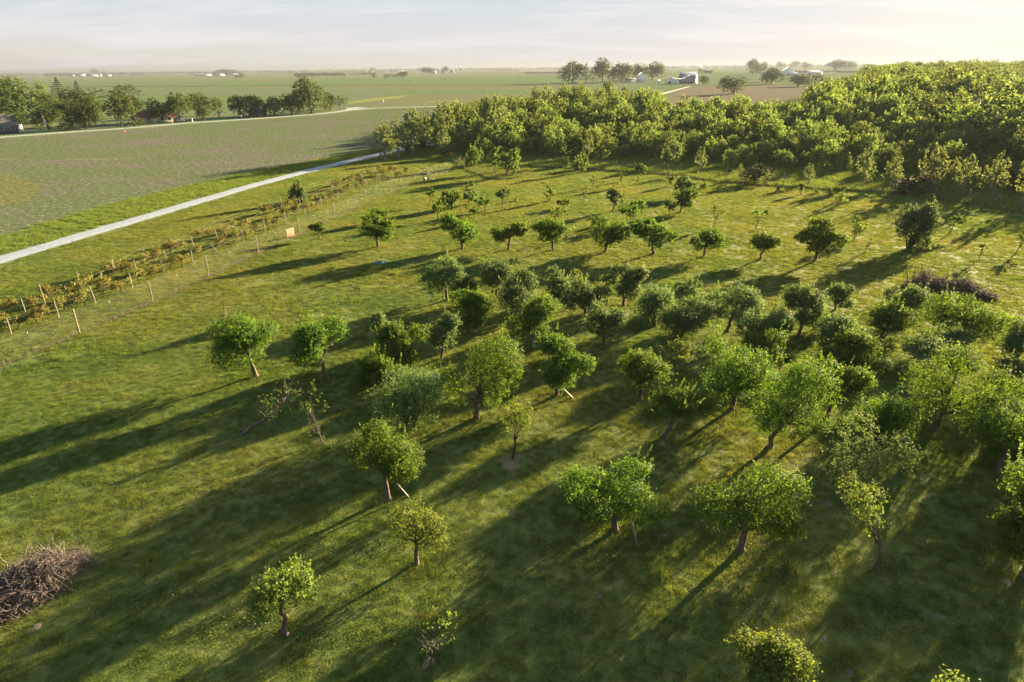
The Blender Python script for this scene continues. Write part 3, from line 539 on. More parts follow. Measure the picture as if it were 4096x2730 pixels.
# ------------------------------------------------------------------ the orchard, tree by tree (pixels of the photo seen 2353 wide)
OT = [
# foreground
(657,1462,585,1300,742,1420,'A',"small yellow-green fruit tree nearest the big brush pile, straight bare trunk", dict(leaf=LEAF_YOUNG,q=.5)),
(957,1300,900,1155,1035,1275,'A',"small open fruit tree with forked trunk below the round tree with a leaning prop", dict(leaf=LEAF_YOUNG,q=.42)),
(990,1532,968,1408,1058,1520,'D',"nearest dead sapling, one leafy twig and long bare shoots in the foreground grass", dict(q=.7)),
(1745,1672,1660,1465,1848,1625,'A',"sunlit fruit tree cut off by the picture's bottom edge", dict(leaf=LEAF_YOUNG,q=.9)),
(2188,1712,2118,1556,2235,1650,'S',"fruit tree at the bottom edge of which only two leafy tips show", dict(q=.9)),
(893,1150,808,970,980,1110,'A',"round dense tree leaning over a thin wooden prop, before the grey-green willowy tree", dict()),
(1412,1222,1283,1050,1532,1205,'A',"wide spreading fruit tree with short crooked trunk beside an upright pale prop post", dict()),
(1703,1268,1585,1060,1832,1228,'A',"broad thick-trunked fruit tree next to the one with the prop post", dict()),
(2012,1312,1898,1108,2012,1240,'S',"half dead tree, leaves on one side and broken bare limbs on the other", dict(q=.9,lean=-.1)),
(1932,1155,1878,938,2066,1110,'S',"tall ragged fruit tree with upright leafy shoots and thin grey stems", dict(q=.8,leaf=LEAF_PEAR)),
(2352,1335,2266,1148,2410,1292,'A',"sunlit dense tree cut by the frame's side, lowest one on that edge", dict()),
(2290,1090,2188,905,2400,1052,'A',"large dark fruit tree with stout trunk, cut by the frame's side above the lowest", dict()),
# second rows
(590,868,497,722,652,838,'A',"dark dense fruit tree with leaning trunk, in front of the small brush heap", dict(lean=1.5)),
(750,873,677,728,808,838,'A',"dark flat-based fruit tree on a straight trunk, next to the one before brush", dict()),
(740,1018,695,880,765,1000,'D',"grey dead fruit tree with forked bare stems, just beyond the fallen one", dict(q=.5,lean=-.2)),
(942,985,858,850,1028,990,'B',"grey-green willowy tree with foliage almost to the grass, behind the propped round tree", dict(q=1.0,leaf=LEAF_PEAR,name="willowy_tree")),
(882,890,815,800,938,888,'A',"low spreading fruit tree overlapping the top of the grey-green willowy tree", dict()),
(890,810,858,716,925,800,'P',"pale green tree with upright shoots hidden behind a dark spiky fruit tree", dict()),
(930,845,868,742,990,842,'A',"dark fruit tree with two tall leafy spikes, behind the low spreading one", dict()),
(1015,828,985,718,1062,800,'P',"slender fruit tree with pointed crown and thin trunk", dict(q=.8)),
(1094,965,1005,772,1208,938,'A',"largest fruit tree of the middle rows, sunlit, on a thick trunk", dict(q=1.1)),
(1278,912,1232,768,1362,892,'A',"dense dark fruit tree on a leaning trunk, a board lying at its foot", dict(lean=.5)),
(1178,1058,1155,918,1226,1000,'S',"young shoots growing from a blackened leaning stump in a ring of straw mulch", dict(q=1.7,trunk_m=BARK_DARK)),
(1470,922,1412,803,1536,890,'A',"bright lopsided fruit tree with a separate tuft on one arm", dict(q=.85)),
(1548,864,1508,778,1602,832,'S',"thin open tree with bare lower branches behind the bright lopsided fruit tree", dict(q=1.6)),
(1525,1008,1475,882,1632,968,'A',"dark flat-crowned tree whose bare trunk leans steeply across the grass", dict(lean=1.0)),
(1680,945,1605,775,1776,920,'A',"tall domed fruit tree with a stout trunk and a pale twig lying nearby", dict(q=1.05)),
(1765,1032,1710,820,1892,1000,'A',"large egg-shaped fruit tree on a leaning trunk, sunlit along its edge", dict(lean=.9,q=1.05)),
(1897,968,1852,825,1982,925,'A',"fruit tree with one bare horizontal limb, just behind the egg-shaped tree", dict()),
(2140,992,2062,790,2292,965,'A',"big drooping fruit tree with a black stake against its trunk", dict(q=1.05)),
(2010,1008,1940,905,2092,1006,'B',"low leafy thicket between the drooping tree with a stake and the ragged fruit tree", dict(leaf=LEAF_APPLE)),
# third block, grey-green
(1027,693,972,590,1072,674,'P',"rounded grey-green tree at the near end of its row, open lawn beside it", dict()),
(1066,706,1034,640,1098,700,'P',"small grey-green tree tucked behind the spiky one", dict()),
(1075,765,1036,668,1138,756,'P',"grey-green tree with tall spiky shoots behind the slender fruit tree", dict(leaf=LEAF_APPLE,q=.9)),
(1142,690,1105,596,1182,668,'P',"grey-green tree beside a thin dead leaning trunk", dict()),
(1186,735,1143,620,1238,716,'P',"bushy fruit tree just behind the tree with the white trunk", dict()),
(1228,802,1163,680,1284,772,'P',"spreading tree with a whitewashed trunk", dict(trunk_m=BARK_PALE,leaf=LEAF_APPLE,q=.9)),
(1287,690,1250,615,1312,686,'P',"narrow pale fruit tree with reddish bare stems", dict(q=.8)),
(1325,668,1300,620,1352,656,'S',"sparse pinkish tree with bare twigs in the grey-green block", dict()),
(1345,730,1288,640,1397,716,'P',"round dark grey-green tree with forked trunk in the heart of the block", dict(q=1.1)),
(1433,705,1378,608,1484,686,'P',"wide fruit tree at the back of the block, pale on its sunny side", dict()),
(1387,796,1338,695,1438,768,'P',"small dark tree with a vase of bare limbs before the round grey-green one", dict()),
(1505,752,1455,660,1546,730,'P',"grey-green tree on a thin double stem next to the broad many-stemmed bush tree", dict()),
(1567,775,1508,682,1634,775,'P',"broad many-stemmed tree with foliage down to its fan of stems", dict(q=1.1)),
(1568,705,1533,637,1607,698,'P',"pale feathery tree at the far side of the grey-green block", dict(q=.8)),
(1670,765,1620,657,1745,738,'P',"spreading fruit tree on a leaning forked trunk with bare stems showing", dict(lean=1.0)),
(1742,800,1686,708,1812,784,'P',"low dark bushy tree behind the tall one with twin stems", dict()),
(1762,850,1698,756,1818,834,'P',"loose yellow-green tree directly behind the tall domed fruit tree", dict(leaf=LEAF_APPLE,q=.8)),
(1835,776,1785,655,1892,748,'P',"tall fruit tree with twin slanting stems and a pale crown", dict()),
(1908,733,1888,650,1960,705,'P',"small round tree on a long leaning stem, nearest the purple-brown brush pile's open side", dict(q=.9)),
(1930,815,1868,722,1992,798,'P',"low dense tree between the long-stemmed one and the tree with a white leaning board", dict()),
(2024,778,1988,690,2090,768,'P',"multi-stemmed tree held by a short white leaning board", dict(leaf=LEAF_APPLE,q=.9)),
(1961,845,1872,765,2036,856,'P',"wide low tree with spreading arms behind the fruit tree with the bare limb", dict(leaf=LEAF_APPLE,q=.9)),
(2070,748,2018,650,2122,732,'P',"open pale tree standing against the purple-brown brush pile", dict(q=.8)),
(2208,800,2112,676,2322,780,'P',"largest spreading tree in front of the purple-brown brush pile, slanting dark trunk", dict(leaf=LEAF_APPLE,q=1.0)),
(2150,838,2095,742,2212,818,'P',"bluish-green low tree under the edge of the largest spreading one", dict()),
(2142,880,2064,772,2228,852,'P',"pale-topped tree hidden behind the drooping fruit tree", dict(q=.9)),
(2362,850,2298,740,2405,832,'P',"tree at the frame's side level with the largest spreading one", dict()),
(2330,866,2285,826,2372,866,'B',"low dark bush in shade at the frame's side", dict()),
(2385,955,2330,868,2430,935,'A',"fruit tree tip at the frame's side just above the large dark one", dict()),
# row of dark trees in front of the open lawn
(868,570,828,490,912,552,'A',"dark fruit tree nearest the deer fence in its row, tuft of shoots on top", dict()),
(873,513,853,480,895,500,'A',"small flat dark crown peeping over the fruit tree nearest the fence", dict()),
(735,550,712,512,750,533,'A',"tiny umbrella-shaped tree right beside the deer fence", dict()),
(1063,573,1013,490,1102,556,'A',"dark cone-topped fruit tree, second along the row from the fence", dict()),
(1170,575,1125,510,1217,555,'A',"dark low fruit tree with a wide V of limbs, third along the row", dict()),
(1272,577,1225,503,1302,556,'A',"dark fruit tree on a bare leaning stem beside a twiggy sapling", dict()),
(1390,582,1355,495,1445,566,'A',"round dark fruit tree on a slanting trunk with a thin stake", dict(lean=.8)),
(1500,586,1445,505,1553,568,'A',"widest dark fruit tree of the far row with two spiky shoulders", dict()),
(1617,592,1583,518,1661,572,'A',"dark lobed fruit tree with bare side twigs low on its trunk", dict()),
(1746,598,1718,530,1792,575,'A',"dark tree bending far over on a slanting bare trunk", dict(lean=1.0)),
(1872,602,1822,503,1937,580,'A',"big dark umbrella fruit tree near the round shrub", dict()),
(2090,572,2045,470,2142,575,'B',"big round dark shrub alone on the sunny lawn", dict(q=1.2)),
(2115,592,2103,540,2132,572,'S',"spindly sapling in front of the big round shrub", dict(q=2)),
(1962,556,1946,497,1986,540,'S',"open small tree with two layers of leaves beside the big umbrella fruit tree", dict(q=2.2,leaf=LEAF_APPLE)),
(1987,583,1980,545,2002,562,'S',"thin bent stick of a sapling below the big round shrub", dict()),
(2178,541,2172,494,2212,514,'Y',"little leaning umbrella tree past the big round shrub", dict(lean=.9,leaf=LEAF_APPLE)),
(2250,600,2241,558,2267,578,'S',"crooked sapling alone on the sunny lawn near the frame's side", dict(q=1.6)),
(2334,584,2328,530,2362,562,'S',"slanting sapling at the frame's side throwing a thin long shadow", dict(q=1.6)),
# open lawn, farther
(1563,490,1542,432,1606,476,'A',"double-crowned tree standing over a tuft, biggest on the far lawn", dict(q=.9)),
(1582,455,1547,405,1602,442,'P',"pale tree right behind the double-crowned one", dict(q=.8)),
(1538,494,1520,462,1556,484,'Y',"small forked tree left in the shadow side of the double-crowned one", dict(leaf=LEAF_APPLE)),
(1408,487,1391,432,1434,472,'P',"rounded tree with a bent stem on the far lawn", dict(q=.9)),
(1462,503,1444,458,1486,486,'Y',"open vase-shaped tree just behind its darker small twin", dict(leaf=LEAF_APPLE)),
(1441,519,1418,474,1466,502,'Y',"small dark tree on a leaning stem in front of the vase-shaped one", dict(leaf=LEAF_APPLE)),
(1640,524,1628,474,1662,500,'S',"twiggy thin tree with two bare leaning stems", dict(q=1.2)),
(1736,532,1722,477,1764,504,'S',"thin tree with a flat leafy cap on the sunny lawn", dict(q=1.6)),
(1464,424,1456,378,1484,404,'Y',"bright narrow tree close to the back fence with a grassy foot", dict(q=1.2)),
(1540,430,1535,403,1552,424,'Y',"short bright sapling by the back fence, just in front of the pale tree", dict(q=1.2)),
(1617,435,1608,418,1624,434,'Y',"stubby round sapling by the back fence", dict(q=1.2)),
(1698,436,1694,428,1702,436,'Y',"tiny seedling close to the back fence", dict(q=1.2)),
(1789,442,1783,430,1794,441,'Y',"small leafy seedling in a grass tuft by a back fence post", dict(q=1.2)),
(1839,449,1832,421,1847,445,'Y',"tall narrow sapling by the back fence with a straight shadow", dict(q=1.2)),
(1874,446,1868,434,1880,445,'Y',"low weedy seedling between two narrow saplings by the back fence", dict(q=1.0)),
(1906,454,1900,433,1914,452,'Y',"narrow bright sapling next to a many-stemmed bush on the lawn", dict(q=1.2)),
(1921,475,1914,438,1944,466,'S',"leaning many-stemmed bush on the far sunny lawn", dict(q=1.4)),
(2140,476,2132,449,2148,474,'Y',"narrow bright sapling beyond the big round shrub, near the fence curve", dict(q=1.2)),
(2217,486,2211,464,2224,484,'Y',"last narrow sapling along the back fence before the frame's side", dict(q=1.2)),
(1341,469,1334,430,1357,450,'S',"spindly sapling beside a long thin shadow on the far lawn", dict(q=1.6)),
(1361,433,1354,403,1374,420,'S',"thin sapling with flat head below the fence hedge", dict(q=1.6)),
(1427,420,1422,400,1431,417,'Y',"short stub of a sapling on a grass tuft", dict()),
(988,472,980,434,1004,453,'Y',"small lollipop tree closest to the fence among the far group", dict(leaf=LEAF_APPLE)),
(1005,508,994,455,1030,488,'Y',"thin-stemmed small tree in front of the dark rounded one", dict(leaf=LEAF_APPLE)),
(1039,482,1014,438,1063,474,'A',"dark rounded small tree in the far group by the fence", dict()),
(1076,472,1064,418,1098,466,'S',"upright twiggy shrub beside the dark rounded small tree", dict(q=3,leaf=LEAF_PEAR)),
(1089,510,1076,475,1102,492,'Y',"lowest little umbrella tree in the far group", dict(leaf=LEAF_APPLE)),
(1116,492,1090,450,1127,474,'Y',"small tree with a flat lopsided crown in the far group", dict(leaf=LEAF_APPLE)),
(1155,479,1137,430,1174,464,'Y',"open tree with curved twin stems at the edge of the far group", dict(leaf=LEAF_PEAR)),
(1182,464,1176,450,1190,462,'S',"little weedy clump past the tree with curved twin stems", dict()),
(1258,465,1248,424,1276,462,'S',"many-stemmed bush rising from a grassy tuft on the far lawn", dict(q=2)),
(1294,482,1278,460,1312,474,'Y',"flat umbrella-shaped small tree on the far lawn", dict(leaf=LEAF_APPLE)),
(1273,510,1264,478,1307,502,'S',"sparse pale tree behind the dark fruit tree with the bare leaning stem", dict(q=1.8)),
(1300,552,1286,518,1322,548,'S',"bare twiggy sapling beside a dark fruit tree", dict(q=.5)),
(1112,628,1100,582,1136,602,'D',"thin dead trunk leaning over, at the back of the grey-green block", dict(lean=1.0,q=1.5)),
(1480,642,1474,606,1502,636,'D',"little dead leaning tree on the lawn behind the grey-green block", dict(q=.6)),
(1091,385,1070,334,1112,382,'Y',"bright egg-shaped young tree by the corner fence posts", dict(q=1.7)),
(1137,398,1121,342,1160,390,'Y',"bright young tree half hidden by its rounder neighbour on the uncut patch", dict(q=1.6)),
(1164,408,1140,345,1196,402,'Y',"roundest bright young tree on the uncut golden patch", dict(q=1.7)),
(1298,385,1288,362,1310,384,'S',"scrubby sapling by a wooden back fence post", dict(q=2)),
(1337,398,1325,352,1352,392,'S',"taller scrub sapling in front of the back fence", dict(q=2)),
(1325,392,1310,366,1345,390,'B',"low tangle of scrub along the back fence", dict()),
(1395,385,1380,348,1402,366,'S',"bright broad-leaved sapling just beyond the back fence", dict(q=2)),
(688,468,666,415,708,468,'B',"round grey-green shrub on the lawn between vineyard and gravel drive", dict(leaf=LEAF_PEAR)),
]
for i, (bx, by, x0, y0, x1, y1, st, lab, kw) in enumerate(OT):
    orchard_tree(bx, by, x0, y0, x1, y1, st, lab, 100 + i * 7, **kw)
# the orchard goes on past the frame's side: the same kinds of tree, copied
srcs = [o for o in bpy.data.objects if o.get('label') in ("tall domed fruit tree with a stout trunk and a pale twig lying nearby", "large egg-shaped fruit tree on a leaning trunk, sunlit along its edge", "broad thick-trunked fruit tree next to the one with the prop post", "dark flat-based fruit tree on a straight trunk, next to the one before brush")]
def copy_tree(o, loc, rot, scl=1.0, label=None, group=None):
    c_ = o.copy(); COL.objects.link(c_); c_.location = loc; c_.rotation_euler = (0, 0, rot); c_.scale = scl if isinstance(scl, tuple) else (scl,) * 3
    if label: c_['label'] = label
    if group: c_['group'] = group
    for ch in o.children:
        k = ch.copy(); COL.objects.link(k); k.parent = c_
    return c_
rng0 = np.random.default_rng(77)
for q_ in [(30, 33), (35, 27), (36, 39), (41, 33), (42, 45), (47, 39), (48, 51), (54, 46), (54, 57), (60, 52), (25.5, 27.5), (28, 21), (40, 22), (53, 34), (33, 15), (64, 62), (47, 28)]:
    copy_tree(srcs[int(rng0.integers(len(srcs)))], (q_[0] + rng0.normal(0, .6), q_[1] + rng0.normal(0, .6), .07), rng0.uniform(0, 6.28), rng0.uniform(.85, 1.15), "fruit tree of the orchard rows that run on past the frame's side", "fruit trees past the frame's side")
# fallen tree
def fallen_tree():
    k = 4096 / 2353; A = G(560 * k, 1000 * k); t = empty("fallen_tree", (A[0], A[1], .07), -math.atan2(A[0], A[1])); tag(t, "fallen tree lying along the grass, its top branches turning up with a few leaves", "tree")
    rng = np.random.default_rng(9); s = spx(A) * k; mb = MB()
    P = np.array([(0, 0, .1), (22, 2, 14), (45, 4, 19), (70, 6, 30), (90, 10, 48), (105, 14, 66)]) * np.array([s, s, s]); P[:, 2] += .05
    mb.tube(P, [.12, .105, .09, .075, .05, .03], 7); Lp = []
    for i in range(22):
        st = P[rng.integers(2, 6)]; d = unit(np.array([rng.normal(.3, .5), rng.normal(0, .5), rng.uniform(.5, 1.3)])); ln = rng.uniform(.5, 1.6); e = st + d * ln
        mb.tube(curve_pts(st, e, rng, .15, 5), np.linspace(.035, .008, 5), 4, cap=False)
        if i % 2: Lp.append(e + rng.normal(0, .25, (26, 3)))
    for i in range(7): mb.tube(curve_pts((0, 0, .1), (rng.normal(-.3, .2), rng.normal(0, .3), rng.uniform(0, .35)), rng, .2, 4), np.linspace(.05, .015, 4), 4)
    mb.build("trunk", BARK_DRY, t, smooth=True); Lp = np.concatenate(Lp); m = len(Lp)
    link("crown", leaves("crown", Lp, rdir(rng, m, .4), rdir(rng, m), .1, .6, LEAF_YOUNG, rng.random(m)), t)
fallen_tree()
# ------------------------------------------------------------------ trees of the wood and the farmsteads (meshes shared by alike trees)
VAR = {}
def variant(kind, i):
    key = (kind, i)
    if key in VAR: return VAR[key]
    rng = np.random.default_rng(abs(hash(kind)) % 9999 + i * 31 if False else sum(map(ord, kind)) * 13 + i * 31)
    W_, H_, zb, n, L, lf, bk, lob, taper, sh = {
        'poplar': (5.0, 11.0, 1.8, 1700, .36, LEAF_ASPEN, BARK_PALE, 15, .45, 10), 'wood': (6.2, 8.0, .4, 2600, .36, LEAF_WOOD, BARK, 6, .38, 12),
        'oak': (11.0, 15.0, 1.5, 5200, .45, LEAF_OAK, BARK, 7, .12, 14), 'yard': (10.0, 14.0, .7, 7000, .44, LEAF_YARD, BARK, 8, .22, 10),
        'open': (9.0, 11.0, 3.0, 1500, .46, LEAF_YARD, BARK, 9, .0, 6), 'cedar': (3.2, 5.0, .1, 1500, .26, LEAF_CEDAR, BARK, 9, .6, 10),
        'pale': (5.5, 9.5, 1.2, 1500, .40, LEAF_ASPEN, BARK_PALE, 13, .62, 10), 'hedge': (5.0, 4.0, .1, 1100, .36, LEAF_YARD, BARK, 7, .2, 4),
        'far': (13.0, 12.0, .2, 520, 1.3, LEAF_FAR, BARK, 8, .15, 0), 'pine': (7.0, 13.0, 1.0, 2600, .42, LEAF_PINE, BARK, 0, 0, 0)}[kind]
    a = W_ / 2; c = (H_ - zb) / 2
    mb = MB()
    if kind == 'pine':
        tiers = 13; Ps = []; Ds = []
        for t_ in range(tiers):
            f = t_ / (tiers - 1); z = zb + .6 + (H_ - zb - .8) * f; r = a * (1.02 - f) ** .8 * rng.uniform(.8, 1.1); m = int(n / tiers * (1.35 - f)); nb = 7; ang = rng.choice(nb, m) * 6.283 / nb + t_ * .7 + rng.normal(0, .16, m); q = rng.random(m) ** .6
            Ps.append(np.stack([np.cos(ang) * r * q, np.sin(ang) * r * q, z + r * .12 * q - .35 * q * q + rng.normal(0, .13, m)], 1)); Ds.append(np.stack([np.cos(ang), np.sin(ang), np.full(m, .15)], 1))
        P = np.concatenate(Ps); Nn = unit(rng.normal(0, .5, P.shape) + np.array([0, 0, 1.0])); A = unit(np.concatenate(Ds) + rng.normal(0, .4, P.shape)); tint = rng.random(len(P)); ctr = np.zeros((0, 3))
    else:
        P, Nn, A, tint, ctr = crown(rng, a, a, c, n, sh, lob, twig=.16 * a + .15, sh_len=.14 * H_, lr=(.40, .60) if kind == 'oak' else (.34, .54), lc=(.34, .62) if kind == 'oak' else (.40, .70), od_w={'oak': .95, 'yard': .8}.get(kind, .55))
        f = (P[:, 2] + c) / (2 * c); P[:, :2] *= (1 + taper * .45 - taper * f * 1.15)[:, None].clip(.18, 2); P[:, 2] += zb + c
        fc = (ctr[:, 2] + c) / (2 * c); ctr[:, :2] *= (1 + taper * .45 - taper * fc * 1.15)[:, None]; ctr[:, 2] += zb + c
        mx = np.percentile(np.abs(P[:, :2]), 99); P[:, :2] *= a / mx
    P[:, 2] = np.maximum(P[:, 2], .05)
    cm_ = leaves("crown", P, Nn, A, L * rng.uniform(.7, 1.3, len(P)), .72 if kind != 'pine' else .4, lf, tint)
    r0 = .018 * H_
    if kind != 'far':
        top = np.array([rng.normal(0, .2), rng.normal(0, .2), H_ * .8]); mb.tube(curve_pts((0, 0, -.1), top, rng, .03, 7), np.linspace(r0 * 1.2, r0 * .2, 7), 6)
        for q_ in ctr[:9]:
            st = np.array([0, 0, max(.5, q_[2] - rng.uniform(.15, .35) * H_)]); mb.tube(curve_pts(st, q_, rng, .1, 4), np.linspace(r0 * .45, r0 * .1, 4), 4, cap=False)
    else: mb.tube([(0, 0, -.1), (0, 0, H_ * .5)], [r0, r0 * .5], 4)
    VAR[key] = (cm_, mb.mesh("trunk", bk, True), W_, H_)
    return VAR[key]
NV = {'poplar': 5, 'wood': 8, 'oak': 6, 'yard': 5, 'open': 2, 'cedar': 3, 'pale': 4, 'hedge': 3, 'far': 4, 'pine': 2}
trng = np.random.default_rng(2024)
def plant(name, kind, P, W_, H_, label, group=None, cat='tree', i=None):
    cm_, tm_, w0, h0 = variant(kind, int(trng.integers(NV[kind])) if i is None else i)
    t = empty(name, (P[0], P[1], P[2] if len(P) > 2 else 0), trng.uniform(0, 6.283)); t.scale = (W_ / w0, W_ / w0, H_ / h0); tag(t, label, cat, group)
    link("trunk", tm_, t); link("crown", cm_, t); return t
def plant_px(name, kind, x0, y0, x1, bx, by, label, group=None, cat='tree', i=None):
    B = G(bx, by); return plant(name, kind, B, (x1 - x0) * spx(B) * (1.18 if kind in ('yard', 'pine') else 1.05), h_at(B, y0), label, group, cat, i)
# the poplars where the drive enters the wood, and pale young trees along the wood's front
for a in [(1496, 478, 1598, 1542, 646, "first pale poplar on its own by the gravel drive, nearest the open field"), (1568, 462, 1648, 1595, 630, "second pale poplar along the gravel drive"),
          (1618, 436, 1705, 1652, 616, "third poplar along the drive, over a dark cedar"), (1666, 424, 1736, 1700, 604, "taller poplar behind the third one by the drive"),
          (1728, 405, 1822, 1780, 600, "darker round-topped tall tree among the poplars by the drive"), (1802, 412, 1880, 1842, 602, "pale poplar just past the dark round-topped one"),
          (1755, 512, 1812, 1780, 634, "short pale poplar standing in front of the white vehicle"), (1896, 388, 1990, 1940, 598, "tall pale poplar at the shoulder of the wood"), (1960, 380, 2050, 2000, 592, "tall pale poplar behind the pair of corner trees")]:
    plant_px("poplar_tree", 'poplar', *a[:5], a[5])
for a in [(1616, 572, 1648, 1632, 620, "small dark cedar by the end of the drive"), (1762, 590, 1802, 1782, 634, "dark cedar at the foot of the short pale poplar"), (1660, 560, 1720, 1690, 606, "dark bushy cedar under the poplars at the drive's end"),
          (2950, 655, 3080, 3015, 735, "broad dark cedar just beyond the back fence"), (3560, 700, 3720, 3640, 775, "low spreading cedar behind the back fence under a pale tree"), (2895, 672, 2930, 2912, 705, "small pointed cedar by a back fence post")]:
    plant_px("cedar_tree", 'cedar', *a[:5], a[5])
for a in [(3411, 598, 3488, 3450, 742, "first pale pointed tree of the wood's sunny front, from the middle"), (3540, 604, 3615, 3565, 750, "pale two-tiered tree in the wood's front over the low cedar"), (3640, 584, 3765, 3715, 768, "biggest pale tree in the wood's front"),
          (3775, 630, 3832, 3800, 775, "slender pale tree beside the biggest pale one"), (3828, 618, 3912, 3848, 790, "pale pointed tree on a bare slanting stem"), (3918, 607, 4025, 3965, 800, "tall pale pointed tree near the frame's side"), (4045, 640, 4130, 4085, 838, "pale tree at the wood's front cut by the frame's side"),
          (2650, 560, 2740, 2690, 668, "pale feathery tree in front of the young wood, leaning over the fence"), (2330, 520, 2375, 2350, 655, "thin pale tree with a bare stem at the young wood's front"), (2780, 590, 2830, 2800, 692, "small pale broad-leaved sapling beyond the fence, on a bare stem"), (3210, 655, 3255, 3232, 742, "short pale sapling at the wood's front"), (2945, 655, 2975, 2958, 722, "tiny bright sapling in the rank grass beyond the fence")]:
    plant_px("pale_tree", 'pale', *a[:5], a[5])
# the young wood
FX = [1650, 1760, 1900, 2050, 2300, 2700, 3000, 3300, 3600, 3900, 4096, 4700]; FY = [585, 628, 640, 645, 650, 662, 682, 700, 722, 775, 812, 965]
fl = np.array([G(a, b)[:2] for a, b in zip(FX, FY)]); faz = np.arctan2(fl[:, 0], fl[:, 1]); frr = np.hypot(fl[:, 0], fl[:, 1])
TX = [1400, 1600, 1720, 1760, 1900, 2000, 2100, 2180, 2330, 2440, 2530, 2560, 2620, 2700, 2760, 2830, 2980, 3040, 3100, 3200, 3250, 3300, 3420, 3480, 3560, 3620, 3800, 3900, 4000, 4096, 4400]
TY = [500, 480, 465, 412, 400, 382, 372, 322, 328, 322, 322, 352, 358, 362, 378, 372, 376, 400, 398, 412, 340, 312, 304, 254, 246, 240, 236, 226, 230, 234, 234]
def hcap(p):
    x, _ = proj((p[0], p[1], 12.0)); yt = np.interp(x, TX, TY); d = ray(x, yt); r_ = math.hypot(p[0], p[1])
    return CAM_H + d[2] / math.hypot(d[0], d[1]) * r_, x
def relax(poly_fn, st, az0, az1, r0, r1, rng):
    """jittered grid in azimuth and range, about st metres apart"""
    out = []; r_ = r0
    while r_ < r1:
        da = st / r_; az = az0 + rng.uniform(0, da)
        while az < az1:
            rr = r_ + rng.uniform(-.42, .42) * st; a_ = az + rng.uniform(-.38, .38) * da
            if poly_fn(a_, rr): out.append((rr * math.sin(a_), rr * math.cos(a_), rr, a_))
            az += da
        r_ += st * .87
    return out
def rfront(az): return float(np.interp(az, faz, frr))
def rold(x): return float(np.interp(x, [3420, 3600, 3800, 4000, 4100, 4700], [390, 290, 225, 188, 172, 120]))
def zone_young(az, r_):
    x, _ = proj((r_ * math.sin(az), r_ * math.cos(az), 8)); rf = rfront(az)
    if r_ < rf + 1.5: return False
    if x < 1700: return r_ < rf + 70
    if x < 2640: return r_ < 310
    if x < 3230: return r_ < 265
    if x < 3420: return r_ < 300
    return r_ < rold(x)
def zone_old(az, r_):
    x, _ = proj((r_ * math.sin(az), r_ * math.cos(az), 12)); rf = rfront(az)
    if x > 3420: return r_ > max(rold(x), rf + 20) + 2
    if x > 3235: return 385 < r_ < 470
    return False
wr = np.random.default_rng(42)
MARK = [(1900, "the drive's end"), (2150, "the uncut golden patch"), (2420, "the farmstead row of trees"), (2640, "the tall white farmhouse"), (2830, "the big barn"), (3080, "the tan stubble field"), (3330, "the white barn on the horizon"), (3600, "the low spreading cedar"), (3850, "the biggest pale front tree"), (9999, "the frame's side")]
def where(x, h, lo, hi):
    return ("tall", "middling", "short")[0 if h > hi else (1 if h > lo else 2)], next(b for a, b in MARK if x < a)
yo = relax(zone_young, 6.2, faz[0], faz[-1] + .02, 110, 400, wr); stuffY = []; cnt = 0
yo.sort(key=lambda q: q[2] - rfront(q[3]))
for X_, Y_, r_, az in yo:
    hc, x = hcap((X_, Y_)); dep = r_ - rfront(az); hh = min(4.6 + dep * .07, 14.0) * wr.uniform(.6, 1.4)
    if dep < 7: hh *= wr.uniform(.5, .95)
    if x > 3350: hh = min(hh, 4.2 + .2 * dep) * .95
    hh = min(hh, max(hc, 2.5) * wr.uniform(.86, 1.0))
    if hh < 2.4: continue
    asp = (x < 2560 and dep > 75 and wr.random() < .8) or (x < 1800 and wr.random() < .5); wd = hh * (wr.uniform(.42, .55) if asp else wr.uniform(.72, 1.1)); wd = min(max(wd, 3.4), 9.0)
    k = 'poplar' if asp else ('cedar' if wr.random() < .05 else 'wood')
    if cnt < 480 and (k != 'wood' or cnt < 330 or dep < 60):
        cnt += 1; z = 0 if dep < 9 else (1 if dep < 62 else 2)
        sz, mk = where(x, hh, (4.0, 5.5, 7.0)[z], (5.5, 8.0, 10.5)[z]); pl = ("front edge", "middle", "back")[z]
        if k == 'poplar': plant("poplar_tree", k, (X_, Y_, 0), wd, hh, f"{sz} pale poplar, {pl} of the young wood, near {mk}", "poplars of the young wood")
        elif k == 'cedar': plant("cedar_tree", k, (X_, Y_, 0), wd * .7, hh * .8, f"dark {sz} cedar, {pl} of the young wood, near {mk}", "cedars in the young wood")
        else: plant("woodland_tree", k, (X_, Y_, 0), wd, hh, f"{sz} bushy tree, {pl} of the young wood, near {mk}", "bushy trees of the young wood")
    else: stuffY.append((X_, Y_, wd, hh, k))
